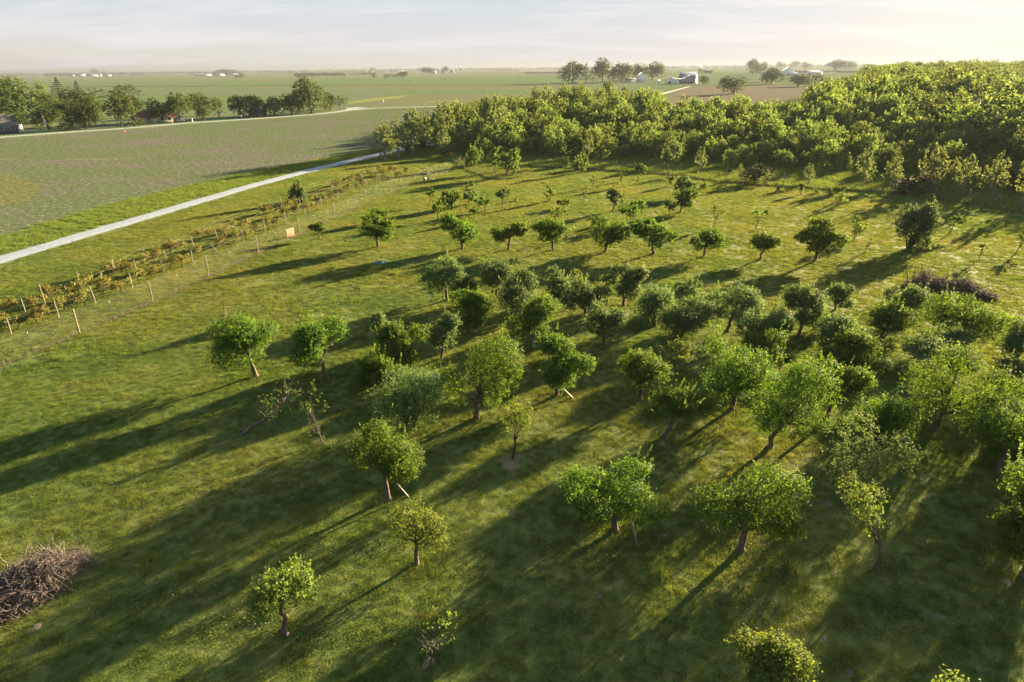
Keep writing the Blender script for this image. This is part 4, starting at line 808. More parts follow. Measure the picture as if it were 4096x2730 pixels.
# the old wood on the sunny side
ol = relax(zone_old, 10.5, faz[5], faz[-1] + .03, 110, 480, wr); stuffO = []; ol.sort(key=lambda q: q[2]); co = 0
for X_, Y_, r_, az in ol:
    hc, x = hcap((X_, Y_)); dep = r_ - rfront(az); hh = wr.uniform(10, 20) + min(4, dep * .01)
    if x > 3420: hh = min(hh, 4.5 + .2 * dep) * wr.uniform(.8, 1)
    hh = min(hh, max(hc, 6) * wr.uniform(.72, 1.0)); wd = hh * wr.uniform(.78, 1.2); vis = x < 4230
    if vis and co < 290:
        co += 1
        sz, mk = where(x, hh, 11, 15); sz = {'tall': 'tall', 'middling': 'broad', 'short': 'low'}[sz]
        if x < 3420: lab = (f"{sz} round tree in the clump beside the tan stubble field", "trees beside the stubble field")
        else: lab = (f"{sz} round-crowned tree {'behind the pale trees' if dep < 70 else ('halfway into' if dep < 160 else 'far back in')}{'' if dep < 70 else ' the old wood'}, near {mk}", "round-crowned trees of the old wood")
        plant("forest_tree", 'oak' if wr.random() < .62 else ('wood' if wr.random() < .6 else 'yard'), (X_, Y_, 0), wd, hh, *lab)
    else: stuffO.append((X_, Y_, wd, hh, 'oak'))
for X_, Y_, r_, az in relax(lambda az, r_: (lambda x: x > 3400 and r_ > 470)(proj((r_ * math.sin(az), r_ * math.cos(az), 14))[0]), 14.5, faz[5], faz[-1] - .05, 470, 1150, wr):
    hc, x = hcap((X_, Y_)); hh = min(wr.uniform(13, 24), max(hc, 6) * wr.uniform(.68, 1.0))
    if x < 3480 and r_ < 560: continue
    stuffO.append((X_, Y_, hh * wr.uniform(.85, 1.25), hh, 'oak'))
def tree_mass(name, L_, label, seed):
    for kind in sorted({q[4] for q in L_}):
        q = [v for v in L_ if v[4] == kind]; _, _, w0, h0 = variant(kind, 0)
        scatter(name, [(v[0], v[1], 0) for v in q], [(v[2] / w0, v[2] / w0, v[3] / h0) for v in q], [variant(kind, i)[0] for i in range(NV[kind])], label, seed)
if stuffY: tree_mass("young_wood", stuffY, "back of the young wood, crowns merging into one mass", 60)
tree_mass("old_wood", stuffO, "old wood running to the horizon on the sunny side, crowns merging", 61)
# farm and roadside trees, by the box of each crown in the photo (4096 wide): kind, x0, ytop, x1, foot x, foot y, label
YT = [
('yard', -60, 330, 45, 0, 455, "tree behind the yellowish one beside the blue house, cut by the frame"), ('yard', 15, 307, 154, 85, 498, "tallest broad tree behind the blue house"), ('yard', -30, 368, 88, 25, 492, "yellowish tree next to the blue house's roof"),
('open', 62, 434, 116, 90, 531, "slim sapling in front of the blue house"), ('poplar', 163, 324, 215, 190, 442, "pale poplar between the tallest tree and the dark pine"), ('pine', 208, 311, 298, 250, 430, "dark pine, larger of the two above the roadside trees"),
('pine', 293, 322, 364, 326, 432, "dark pine, smaller of the two above the roadside trees"), ('yard', 158, 372, 260, 210, 490, "light green tree below the pale poplar"), ('yard', 138, 424, 244, 192, 513, "broad tree behind the flagpole"),
('yard', 276, 354, 434, 350, 452, "wide rounded tree behind the two dark pines' feet"), ('yard', 238, 402, 350, 292, 506, "leafy tree between the flagpole and the round yard tree"), ('yard', 298, 418, 396, 345, 517, "low round dense yard tree by the road"),
('yard', 355, 385, 420, 386, 500, "narrow tree behind the round dense yard tree"), ('yard', 435, 368, 535, 487, 509, "tall oval dark tree next to the red-roofed house"), ('open', 436, 340, 558, 500, 422, "flat-topped tree rising behind the tall oval one"),
('yard', 518, 378, 586, 551, 470, "loose tree between the tall oval one and the red roof"), ('yard', 602, 392, 682, 643, 493, "thin-crowned tree in front of the red-roofed house"), ('yard', 672, 370, 770, 720, 488, "dark broad-based tree at the red-roofed house's end"),
('yard', 758, 374, 870, 815, 466, "brownish open tree past the parked white car"), ('yard', 798, 422, 848, 822, 484, "small round tree by the road past the parked white car"), ('poplar', 854, 388, 902, 878, 473, "slim upright tree by the public road"),
('yard', 924, 382, 1010, 968, 471, "dark tree, first of the roadside clump before the big round tree"), ('yard', 985, 380, 1044, 1015, 468, "dark tree hiding the small house by the public road"), ('yard', 1020, 385, 1064, 1040, 462, "narrow tree beside a roadside pole"), ('yard', 1062, 387, 1144, 1100, 464, "low dark tree between the roadside pole and the big round tree"),
('yard', 1124, 374, 1210, 1165, 460, "pointed dark tree against the big round tree's foot"), ('yard', 1184, 309, 1310, 1246, 455, "biggest round round tree by the public road"), ('yard', 1298, 372, 1350, 1322, 446, "narrow tree just past the big round tree"),
('open', 1328, 381, 1402, 1360, 438, "neat umbrella-shaped tree by the side road"), ('yard', 2240, 246, 2334, 2290, 333, "first round tree of the farmstead by the white farmhouse"), ('pine', 2330, 252, 2385, 2343, 330, "dark tree second in the farmstead row"),
('yard', 2375, 233, 2448, 2410, 330, "tallest tree of the farmstead row"), ('yard', 2440, 253, 2538, 2488, 330, "wide light green tree of the farmstead row"), ('yard', 2532, 254, 2580, 2556, 322, "tree behind the white farmhouse's gable"), ('yard', 2570, 249, 2652, 2608, 322, "dark round tree beside the white farmhouse"),
('yard', 2798, 303, 2832, 2815, 340, "small round tree on the meadow past the barn"), ('yard', 2882, 303, 2982, 2935, 378, "dark round tree at the edge of the tan stubble field"), ('yard', 2985, 236, 3035, 3010, 300, "tall dark tree near the distant white sheds"),
('yard', 3022, 248, 3064, 3043, 298, "dark tree beside the tall one near the distant white sheds"), ('yard', 3045, 270, 3125, 3085, 338, "hazy tree in front of the white barn"), ('hedge', 3040, 296, 3090, 3065, 330, "low bush in front of the hazy tree"), ('yard', 3148, 298, 3240, 3190, 348, "double tree on the far edge of the stubble field"),
('hedge', 3225, 294, 3295, 3260, 335, "bushy tree below the low white shed"), ('yard', 3308, 240, 3380, 3340, 284, "dark tree on the horizon left of the old wood"), ('yard', 3372, 244, 3420, 3395, 280, "tree on the horizon against the old wood"), ('yard', 3160, 244, 3200, 3180, 274, "dim tree behind the white barn"), ('yard', 3205, 248, 3242, 3225, 277, "dim round tree behind the low white shed"), ('yard', 3105, 247, 3140, 3122, 275, "dim tree between distant sheds and white barn"),
('hedge', 2792, 276, 2812, 2802, 296, "little tree at one end of the low brick house"), ('hedge', 2836, 278, 2852, 2844, 295, "little tree at the other end of the low brick house"), ('hedge', 535, 474, 581, 557, 504, "dark shrub by the red-roofed house's wall"), ('hedge', 236, 490, 302, 268, 524, "yellow-green bush beside the road past the flagpole"), ('hedge', 188, 500, 206, 197, 525, "small shrub at the flagpole's foot"),
('yard', 1598, 285, 1630, 1614, 312, "lone round tree in the fields before the far farm"), ('hedge', 1488, 291, 1510, 1499, 314, "small tree in a distant swale"), ('yard', 1674, 270, 1740, 1708, 297, "tree clump tree at the far farm with metal roofs"), ('yard', 1770, 265, 1792, 1781, 294, "tree between two roofs of the far farm"), ('yard', 366, 276, 398, 382, 299, "round tree beside the distant white farm"), ('pine', 408, 279, 424, 416, 300, "pointed tree by the distant white farm"),
('yard', 1482, 269, 1502, 1492, 288, "dim tree in front of the distant town"), ('hedge', 940, 292, 980, 960, 313, "dark bush beside the distant grain bins"), ('yard', 870, 278, 960, 910, 298, "trees behind the distant grain bins")]
for k, x0, y0, x1, bx, by, lab in YT:
    plant_px({'pine': 'pine_tree', 'hedge': 'bush'}.get(k, 'tree'), k, x0, y0, x1, bx, by, lab, None, 'bush' if k == 'hedge' else 'tree')
# far hedgerows and woods along the horizon
def far_line(name, segs, label, seed, hmin=9, hmax=17, gap=.35):
    rng = np.random.default_rng(seed); P = []; Sc = []
    for x0, y0, x1, y1, st in segs:
        x = x0
        while x < x1:
            yb = y0 + (y1 - y0) * (x - x0) / (x1 - x0); B = G(x, yb + rng.normal(0, .4))
            if rng.random() > gap * (1 + .9 * math.sin(x * .021 + seed)): hh = rng.uniform(hmin, hmax); P.append((B[0], B[1], 0)); Sc.append((hh * rng.uniform(.9, 1.6) / 13, hh * rng.uniform(.9, 1.6) / 13, hh / 12))
            x += st * rng.uniform(.6, 1.4)
    scatter(name, P, Sc, [variant('far', i)[0] for i in range(4)], label, seed)
hx = lambda x: 290.5 - .0110 * x                            # the horizon across the photo
far_line("distant_trees", [(-200, hx(-200) + 14, 3500, hx(3500) + 13, 5), (-200, hx(-200) + 11, 3500, hx(3500) + 10, 4), (-200, hx(-200) + 9, 3500, hx(3500) + 8, 3)], "dim line of woods along the whole horizon", 71, 18, 31, .2)
far_line("distant_trees", [(100, hx(100) + 18, 3400, hx(3400) + 17, 7)], "nearer broken hedgerow trees along the horizon", 75, 12, 24, .55)
far_line("distant_trees", [(-100, 300, 500, 295, 7), (1000, 292, 1480, 285, 5), (1100, 290, 1700, 280, 6), (2050, 276, 2240, 274, 6), (2660, 271, 3300, 262, 8)], "broken tree lines and town trees before the horizon", 72, 9, 16, .4)
far_line("distant_grove", [(1180, 307, 1380, 305, 5), (1190, 303, 1370, 301, 5), (1400, 303, 1500, 300, 6), (1540, 314, 1590, 310, 8)], "low grove in a fold of the far fields", 73, 9, 14, .05)
# ------------------------------------------------------------------ fences and vineyard
def gp3(x, y, z=.07):
    p = G(x, y); return np.array([p[0], p[1], z])
def post_mesh(h, r, k=7, lean=(0, 0), seed=0, tip=False):
    rng = np.random.default_rng(seed); mb = MB(); mb.tube(curve_pts((0, 0, -.3), (lean[0], lean[1], h), rng, .015, 5), [r * 1.05, r * 1.0, r * .98, r * .95, r * .9], k); return mb
def t_post(root, p, h):
    mb = MB(); mb.box(-.022, .022, -.004, .004, -.3, h - .12); mb.box(-.004, .004, .0045, .04, -.3, h - .12)
    for i in range(10): mb.box(-.010, .010, -.012, -.0045, .15 + i * .16, .18 + i * .16)
    o = mb.build("metal_post", STEEL_GREEN, root, p); m2 = MB(); m2.box(-.024, .024, -.006, .042, h - .12, h); m2.build("post_tip", STEEL_TIP, o); return o
def wires(root, pts, hs, r=.006, sag=.01):
    for z in hs:
        q = []
        for a, b in zip(pts[:-1], pts[1:]):
            for t_ in (0, .5): q.append(a * (1 - t_) + b * t_ + np.array([0, 0, z - (sag * 4 * t_ * (1 - t_)) * np.linalg.norm(b - a) * .2]))
        q.append(pts[-1] + np.array([0, 0, z])); MB().tube(q, r, 4, False).build("wire", WIRE, root)
def fence(name, label, wood, metal, order, seed, rise=2.45, lines=12):
    root = empty(name, (0, 0, 0)); tag(root, label, "fence"); rng = np.random.default_rng(seed)
    for x, y, top in wood:
        p = gp3(x, y); h = h_at(p, top) if top else rise; post_mesh(h, .07, 8, (rng.normal(0, .05), rng.normal(0, .05)), seed).build("wooden_post", WOOD_POST, root, p, smooth=True); seed += 1
    for x, y, top in metal:
        p = gp3(x, y); o = t_post(root, p, h_at(p, top) if top else 1.9); o.rotation_euler = (rng.normal(0, .03), rng.normal(0, .03), .7)
    pts = [gp3(x, y) for x, y in order]; wires(root, pts, np.linspace(.15, rise - .2, lines), .0028)
    return root
W1 = [(321, 1340, 1236), (613, 1213, 1124), (836, 1109, 1023), (1035, 1018, 943), (1199, 944, 871), (1341, 879, 811), (1463, 815, 760), (1566, 772, 712), (1662, 739, 681), (1744, 707, 653), (1816, 681, 628), (1843, 672, 623)]
T1 = [(130, 1413, 1329), (454, 1283, 1206), (718, 1163, 1101), (928, 1065, 1007), (1108, 974, 929), (1258, 887, 862), (1395, 848, 805), (1512, 800, 756), (1606, 752, 712), (1778, 691, 659)]
fence("deer_fence", "tall wire deer fence on wooden and thin steel posts between vineyard and orchard", W1, T1, [(-140, 1530)] + [q[:2] for q in W1], 300)
W2 = [(2253, 674, 629), (2463, 688, 639), (2672, 702, 655), (2901, 732, 680), (3131, 750, 694), (3367, 763, 715), (3614, 780, 733), (3872, 816, 757), (4093, 854, 816), (2010, 664, 622)]
T2 = [(2148, 670, 640), (2567, 696, 660), (2790, 720, 682), (3004, 738, 703), (3244, 755, 718), (3481, 771, 735), (3738, 796, 757), (3974, 831, 795)]
fence("back_fence", "wire fence on weathered wooden posts running along the wood at the end of the lawn", W2, T2, [(1843, 672), (2010, 664)] + [q[:2] for q in W2[:-1]] + [(4350, 905)], 340)
t = empty("leaning_post", gp3(1865, 664)); tag(t, "bent pale post leaning at the corner of the deer fence", "post"); MB().tube([(-.35, 0, 2.3), (-.3, 0, 1.2), (0, 0, 0), (.05, 0, -.2)], [.05, .06, .06, .06], 6).build("shaft", WOOD_BOARD, t)
ROWS = [
("front vine row, closest to the deer fence, with grey posts and slack wires", [(48, 1342, 1272), (237, 1276, 1204), (385, 1220, 1149), (533, 1159, 1093), (656, 1093, 1044), (772, 1061, 1002), (975, 970, 917), (1063, 935, 885), (1148, 900, 851), (1220, 859, 817), (1287, 833, 791), (1355, 807, 765), (1416, 768, 739), (1470, 750, 713), (1522, 739, 698), (1572, 722, 666)]),
("middle vine row with grey posts between two others", [(106, 1263, 1196), (187, 1237, 1137), (273, 1209, 1144), (413, 1137, 1093), (550, 1102, 1041), (668, 1048, 1002), (777, 996, 954), (877, 972, 916), (1051, 889, 846), (1133, 861, 818), (1202, 822, 790), (1273, 796, 763), (1335, 778, 737), (1394, 750, 718), (1449, 724, 698), (1502, 707, 661), (1550, 689, 670)]),
("back row of bare vine posts, closest to the gravel drive", [(324, 1139, 1089), (458, 1104, 1041), (581, 1035, 997), (696, 1013, 958), (792, 957, 917), (884, 917, 890), (1053, 852, 816), (1129, 831, 787), (1264, 761, 739), (1326, 748, 718), (1382, 722, 698), (1437, 713, 679), (1486, 687, 664)])]
for lab, ps in ROWS:
    root = empty("vine_trellis", (0, 0, 0)); tag(root, lab, "trellis", "post and wire rows of the vineyard"); rng = np.random.default_rng(len(lab)); pts = []
    for i, (x, y, top) in enumerate(ps):
        p = gp3(x, y); h = min(h_at(p, top), 2.6); post_mesh(h, .048, 7, (rng.normal(-.08, .08), rng.normal(0, .06)), i + len(lab)).build("post", WOOD_POST if (x, y) == (187, 1237) else WOOD_GREY, root, p, smooth=True); pts.append(p)
    wires(root, pts, (.85, 1.35), .0035, .02)
t = empty("leaning_post", gp3(877, 1014)); tag(t, "vineyard post tilted far over among the golden vines", "post"); MB().tube([(0, 0, -.15), (-.95, .1, 1.15)], [.06, .055], 7).build("shaft", WOOD_GREY, t)
PN = {}
def vine_label(x, y):
    """which row, and after which grey post counted from the near end of that row"""
    best = None
    for r_, (lab, ps) in zip(("front", "middle"), ROWS[:2]):
        for k in range(len(ps) - 1):
            xm, ym = (ps[k][0] + ps[k + 1][0]) / 2, (ps[k][1] + ps[k + 1][1]) / 2; d_ = math.hypot(x - xm, (y - ym) * 2)
            if best is None or d_ < best[0]: best = (d_, r_, k)
    k = ("first second third fourth fifth sixth seventh eighth ninth tenth eleventh twelfth thirteenth fourteenth fifteenth sixteenth".split())[best[2]]
    w_ = PN[best[1:]] = PN.get(best[1:], 0) + 1
    return f"{('', 'another ', 'third ', 'fourth ')[min(w_, 4) - 1]}golden grapevine past the {k} post of the {best[1]} vine row"
VV = []
for i in range(6):
    rng = np.random.default_rng(800 + i); P, Nn, A, tint, ctr = crown(rng, 1.05, .55, .55, 620, 8, 7, twig=.3, sh_len=.5); off = np.array([rng.normal(0, .15), 0, 1.05]); P += off
    cm_ = leaves("foliage", P, Nn, A, .13 * rng.uniform(.7, 1.3, len(P)), .75, LEAF_VINE, tint); mb = MB(); hd = np.array([off[0], 0, .9]); mb.tube(curve_pts((0, 0, -.05), hd, rng, .12, 6), np.linspace(.05, .03, 6), 6)
    for q_ in ctr: mb.tube(curve_pts(hd, q_ + off, rng, .2, 4), np.linspace(.024, .008, 4), 4, cap=False)
    VV.append((cm_, mb.mesh("trunk", BARK_DARK, True)))
V1 = [(60, 840), (190, 965), (345, 785), (420, 910), (480, 690), (600, 800), (690, 690), (770, 760), (800, 590), (960, 640), (1000, 510), (1120, 635), (1065, 450), (1170, 480), (1285, 545), (1320, 395), (1400, 495), (1430, 345), (1570, 405), (1565, 280), (1690, 395), (1690, 250), (1820, 290), (1850, 160), (1950, 120), (2045, 210), (2060, 120), (2150, 180), (2140, 40), (2290, 140), (2280, 50), (20, 960)]
V2 = [(150, 835), (225, 815), (265, 945), (170, 965), (50, 1005), (345, 850), (330, 795), (400, 745), (430, 830), (500, 700), (535, 810), (575, 700), (610, 745), (650, 650), (700, 730), (760, 710), (800, 600), (830, 660), (860, 580), (895, 620), (930, 550), (980, 600), (1000, 510), (1040, 570), (1040, 485), (1100, 470), (1150, 530), (1190, 440), (1220, 480), (1280, 460), (1340, 460), (1300, 430), (1370, 490), (1440, 465)]
VP = [(x / 2.298, 900 + y / 2.298) for x, y in V1] + [(1000 + x / 2.298, 500 + y / 2.298) for x, y in V2]
vr = np.random.default_rng(12); p_ = np.array([gp3(*q) for q in (ROWS[0][1][0][:2], ROWS[0][1][-1][:2])]); rowdir = math.atan2(*(p_[1] - p_[0])[1::-1])
for i, (x, y) in enumerate(VP):
    t = empty("grape_vine", gp3(x, y), rowdir + vr.normal(0, .2) + (math.pi if vr.random() < .5 else 0)); t.scale = (vr.uniform(.95, 1.45), vr.uniform(1.0, 1.5), vr.uniform(.85, 1.2))
    tag(t, vine_label(x, y), "grapevine", "grapevines on the trellis rows")
    f_, k_ = VV[int(vr.integers(6))]; link("trunk", k_, t); link("foliage", f_, t)
# tufts: dry weeds under the fences, green clumps at the vines' and trees' feet
def strip(P, h, wd, m, name, label, seed, lean=.5):
    rng = np.random.default_rng(seed); P = np.asarray(P, float); n = len(P); tag(link(name, blades(P, h * rng.uniform(.4, 1.3, n), wd * rng.uniform(.6, 1.4, n), lean, rng, m, name)), label, name.replace('_', ' '), None, 'stuff')
def along(pix, n, w_, seed, z=.07):
    rng = np.random.default_rng(seed); q = np.array([gp3(*v, z) for v in pix]); L = np.r_[0, np.cumsum(np.linalg.norm(np.diff(q, axis=0), axis=1))]; s_ = rng.uniform(0, L[-1], n)
    keep = np.sin(s_ * .9) + np.sin(s_ * .37 + 1) + rng.normal(0, .8, n) > -.9; s_ = s_[keep]; P = np.stack([np.interp(s_, L, q[:, i]) for i in range(3)], 1); P[:, :2] += rng.normal(0, w_, (len(P), 2)); return P
f1 = [(-140, 1530)] + [q[:2] for q in W1]
strip(along(f1, 9000, .22, 1), .28, .03, WEED_DRY, "dry_weeds", "dry grey-brown weeds left uncut along the foot of the deer fence", 1)
strip(along(f1[6:], 2500, .3, 2), .4, .04, GRASS_LONG, "green_weeds", "green weeds at the foot of the deer fence", 2)
f2 = [(1843, 672), (2010, 664)] + [q[:2] for q in W2[:-1]] + [(4350, 905)]
strip(along(f2, 9000, .35, 3), .35, .06, WEED_DRY, "dry_weeds", "dry brown weeds along the foot of the back fence", 3)
strip(along([(a, b - 3) for a, b in f2], 9000, .7, 4), .6, .07, GRASS_LONG, "green_weeds", "green weeds growing up through the back fence", 4)
def clumps(C_, n, r_, h, m, name, label, seed, wd=.025):
    rng = np.random.default_rng(seed); P = np.concatenate([np.array([c_[0], c_[1], .07]) + np.c_[rng.normal(0, r_ * c_[2], (int(n * c_[2]), 2)), np.zeros(int(n * c_[2]))] for c_ in C_]); strip(P, h, wd, m, name, label, seed)
clumps([(x, y, min(1.6, .5 + .35 * a)) for x, y, a, s_ in ORCH if s_ != 'B'], 110, .45, .30, GRASS_LONG, "grass_tufts", "uncut green tufts round the feet of the orchard trees", 21)
clumps([(*gp3(x, y)[:2], .8) for x, y in VP], 60, .35, .34, GRASS_LONG, "vine_weeds", "green weeds at the feet of the grapevines", 22)
TUF = [(245, 1440), (1340, 1075), (1420, 1105), (1580, 1100), (2165, 684), (2290, 718), (2420, 730), (2537, 720), (2668, 728), (2800, 735), (2875, 735), (2970, 745), (2180, 735), (1075, 2460), (3380, 2640), (2640, 2310), (590, 2250), (3170, 2290), (3500, 1330), (3940, 1195), (3720, 1120), (3570, 1390)]
clumps([(*gp3(*q)[:2], .9) for q in TUF], 200, .28, .45, GRASS_LONG, "tall_tufts", "separate tall grass tufts missed by the mower", 23)
# low dark clover with pale flower heads
def clover():
    rng = np.random.default_rng(31); C_ = [gp3(*q) for q in [(520, 2420), (830, 2520), (1000, 2480), (700, 2390), (1650, 2560), (2420, 2270), (2330, 2200), (3100, 2300), (3550, 2280), (2950, 2180), (1500, 2200), (1180, 2000), (1300, 2560), (2250, 2480), (3000, 2420), (3600, 2450)]]
    P = np.concatenate([c_ + np.c_[rng.normal(0, .55, (420, 2)) * np.array([1.5, .8]), rng.uniform(.07, .15, 420)] for c_ in C_]); n = len(P)
    tag(link("clover", leaves("clover", P, unit(rng.normal(0, .3, (n, 3)) + np.array([0, 0, 1])), rdir(rng, n), .075, .8, leaf_mat("clover_leaf", (.022, .06, .014), (.05, .11, .024), tr=.3), rng.random(n))), "dark green clover growing in patches through the foreground grass", "clover", None, 'stuff')
    k = rng.choice(n, n // 16); Q = P[k] + np.array([0, 0, .09]); tag(link("clover_flowers", leaves("clover_flowers", Q, rdir(rng, len(Q), .6), rdir(rng, len(Q)), .028, .9, WHITE, rng.random(len(Q)))), "tiny white clover heads dotted over the foreground grass", "clover flowers", None, 'stuff')
clover()
# bare and mouldy patches of soil, molehill low
SOIL = noisy("bare_soil", (.085, .072, .055), (.19, .165, .13), 7, .95, .1, .8)
STRAW = noisy("straw_mulch", (.10, .08, .05), (.24, .19, .115), 14, .95, .1, .9, stretch=(1, 4, 1))
def dirt(x, y, wpx, m, seed, lab, asp=.55, hgt=.03, nm="dirt_patch"):
    p = gp3(x, y, .06); s_ = spx(p); rng = np.random.default_rng(seed); r_ = wpx * s_ / 2; n = 18; V = [(0, 0, hgt)]; ph = rng.uniform(0, 6.28, 3)
    for j, (f, z) in enumerate(((.35, .95), (.7, .8), (1.0, -.1))):
        for i in range(n):
            a = i * 6.2832 / n; q = f * r_ * (1 + .25 * math.sin(2 * a + ph[0]) + .18 * math.sin(3 * a + ph[1]) + rng.normal(0, .06)); V.append((q * math.cos(a), q * math.sin(a) * asp * 1.6, hgt * z * rng.uniform(.75, 1.1)))
    F3 = [(0, 1 + i, 1 + (i + 1) % n) for i in range(n)]; F4 = [(1 + j * n + i, 1 + (j + 1) * n + i, 1 + (j + 1) * n + (i + 1) % n, 1 + j * n + (i + 1) % n) for j in range(2) for i in range(n)]
    o = link(nm, mesh(nm, V, [np.array(F3), np.array(F4)], m, smooth=True), None, p, -math.atan2(p[0], p[1])); tag(o, lab, None, None, 'structure')
for i, (x, y, w_) in enumerate([(3345, 2305, 50), (3545, 2330, 55), (3675, 2330, 28), (3755, 2470, 40), (3780, 2400, 34), (4030, 2335, 60), (2780, 2355, 40), (2690, 2310, 40), (3190, 2478, 26), (2980, 2485, 30), (2395, 2392, 34), (2650, 2145, 34), (3190, 1995, 40), (3230, 2010, 34), (3310, 2022, 50), (2650, 1782, 40), (2885, 1812, 36), (1830, 1812, 36), (1900, 1815, 30), (1780, 1700, 36), (3020, 2600, 32), (3395, 2700, 50), (1140, 2365, 55), (3300, 2560, 36), (880, 1780, 40), (2940, 1000, 40)]):
    dirt(x, y, w_, SOIL, i, "bare grey patch of soil in the mown grass")
dirt(2045, 1850, 118, STRAW, 50, "ring of straw mulch under the blackened stump", .6, .06, "mulch_ring"); dirt(1715, 2655, 60, STRAW, 51, "straw at the foot of the nearest dead sapling", .6, .06, "mulch_ring"); dirt(1280, 1775, 70, STRAW, 52, "dry litter under the grey dead fruit tree", .6, .05, "mulch_ring"); dirt(140, 2520, 60, SOIL, 53, "dry litter beside the foreground brush pile", .5, .05, "mulch_ring")
# ------------------------------------------------------------------ brush piles
def brush(cx_, cy_, hw, hd, hh, n, nb, label, seed, m, rot=0.0, thick=1.0):
    p = gp3(cx_, cy_); t = empty("brush_pile", p, rot - math.atan2(p[0], p[1])); tag(t, label, "brush pile"); rng = np.random.default_rng(seed); mb = MB()
    core = MB(); 
    def stick(k):
        a = rng.uniform(0, 6.283); r_ = math.sqrt(rng.random()); x = r_ * hw * math.cos(a) * .92; y = r_ * hd * math.sin(a) * .92; top = hh * (max(0, 1 - r_ ** 2.2)) * (.8 + .25 * math.sin(x * 1.7 + seed)); z = rng.uniform(.15, 1.0) ** .6 * top + .08
        ln = rng.uniform(.7, 2.0) * min(1.0, hw / 2.2); d = unit(np.array([rng.normal(0, 1), rng.normal(0, 1), rng.normal(0, .32)])); c_ = np.array([x, y, z]); q = curve_pts(c_ - d * ln / 2, c_ + d * ln / 2, rng, .16, 5); q[:, 2] = np.maximum(q[:, 2], .05)
        return q, ln
    for i in range(n):
        q, ln = stick(i); r_ = thick * rng.uniform(.008, .022); mb.tube(q, np.linspace(r_, r_ * .35, 5), 3, False)
        if i % 3 == 0:
            b = q[2]; d = rdir(rng, 1, .35)[0]; mb.tube([b, b + d * ln * .2 + rng.normal(0, .03, 3), b + d * ln * .4], [r_ * .6, r_ * .45, r_ * .2], 3, False)
    tw = mb.build("twigs", m, t); tag(tw, None, None, None, 'stuff')
    for i in range(nb):
        b = MB(); q, ln = stick(i); up_ = i < 5
        if up_: q = curve_pts(q[0] * np.array([1, 1, .7]), q[0] + np.array([rng.normal(0, .5), rng.normal(0, .3), hh * .5 + rng.uniform(.4, 1.1)]), rng, .12, 6)
        else: q[:, 2] += .15 * hh
        r_ = thick * rng.uniform(.022, .04); b.tube(q, np.linspace(r_, r_ * .4, len(q)), 5)
        for k in range(3): v = q[rng.integers(1, len(q))]; d = rdir(rng, 1, .3)[0] * rng.uniform(.25, .6); b.tube([v, v + d * .5 + rng.normal(0, .03, 3), v + d], [r_ * .5, r_ * .35, r_ * .15], 4, False)
        b.build("branch", m, t, smooth=True)
STICK1 = noisy("grey_sticks", (.05, .043, .040), (.145, .122, .110), 3, .9, .15, .2, True); STICK2 = noisy("purple_sticks", (.048, .036, .029), (.13, .102, .082), 3, .9, .15, .2, True)
brush(50, 2400, 3.6, 1.6, 1.45, 1500, 16, "big grey brush pile of pruned branches in the foreground corner", 5, STICK1, .25, 1.1)
brush(3795, 1176, 4.4, 1.6, 1.5, 1700, 12, "long purple-brown brush pile on the sunny lawn behind the orchard trees", 6, STICK2, .1, 1.4); 
brush(3725, 1158, 2.6, 1.4, 1.9, 650, 8, "higher end heap of the purple-brown brush pile", 16, STICK2, .1, 1.4)
brush(905, 1332, 1.5, 1.0, 1.7, 420, 6, "small brush heap showing at one side of a dark leaning fruit tree", 7, STICK2, 0, 1.0); brush(1075, 1335, 1.0, .8, 1.0, 240, 4, "low brush heap showing at the trunk's far side of a dark leaning fruit tree", 8, STICK2, 0, 1.0)
# ------------------------------------------------------------------ props, hose, pallet, metal stand
def prop(name, a, b, w_, d_, m, label, cat, top=None):
    """a board from foot pixel a; b = (dx, dy, dz) of its head in metres"""
    p = gp3(*a); t = empty(name, p, -math.atan2(p[0], p[1])); tag(t, label, cat); MB().bar((0, 0, -.05), b, w_, d_).build("board", m, t); return t
prop("prop_post", (2548, 2186), (-.32, 0, 1.45), .13, .05, WOOD_BOARD, "upright pale wooden prop board under the wide spreading fruit tree", "prop")
prop("prop_board", (1638, 1994), (-.6, 0, .95), .09, .05, WOOD_BOARD, "thin pale prop leaning into the round tree in the foreground", "prop")
prop("prop_board", (2298, 1600), (-.95, .3, .75), .12, .05, WOOD_BOARD, "pale board slanting from the grass to the dense leaning fruit tree", "prop")
prop("prop_board", (3562, 1384), (-.35, 0, 1.15), .2, .06, WOOD_BOARD, "short white board leaning against the multi-stemmed tree", "prop")
prop("stake", (3690, 1722), (.25, 0, 1.9), .06, .04, BARK_DARK, "black stake leaning against the big drooping fruit tree", "stake")
prop("stake", (2407, 1008), (0, 0, 1.0), .05, .04, BARK_DARK, "thin dark stake beside the slanting trunk of a round fruit tree", "stake")
def hose():
    p = gp3(1525, 1057, .14); t = empty("garden_hose", p); tag(t, "coil of blue-green garden hose lying on the lawn", "hose"); rng = np.random.default_rng(4); q = []
    for i in range(170):
        a = i * .22; r_ = .42 + .16 * math.sin(i * .13) + .05 * math.sin(i * .5); q.append((r_ * 1.5 * math.cos(a) + .08 * math.sin(i * .07), r_ * math.sin(a), .03 + .05 * abs(math.sin(i * .21))))
    q += [(q[-1][0] + .3 + i * .35, q[-1][1] + .3 + i * .07 + .06 * math.sin(i), .03) for i in range(14)]
    MB().tube(q, .022, 6).build("tube", noisy("hose_rubber", (.02, .13, .17), (.05, .22, .26), 5, .45, .5, .05), t, smooth=True)
hose()
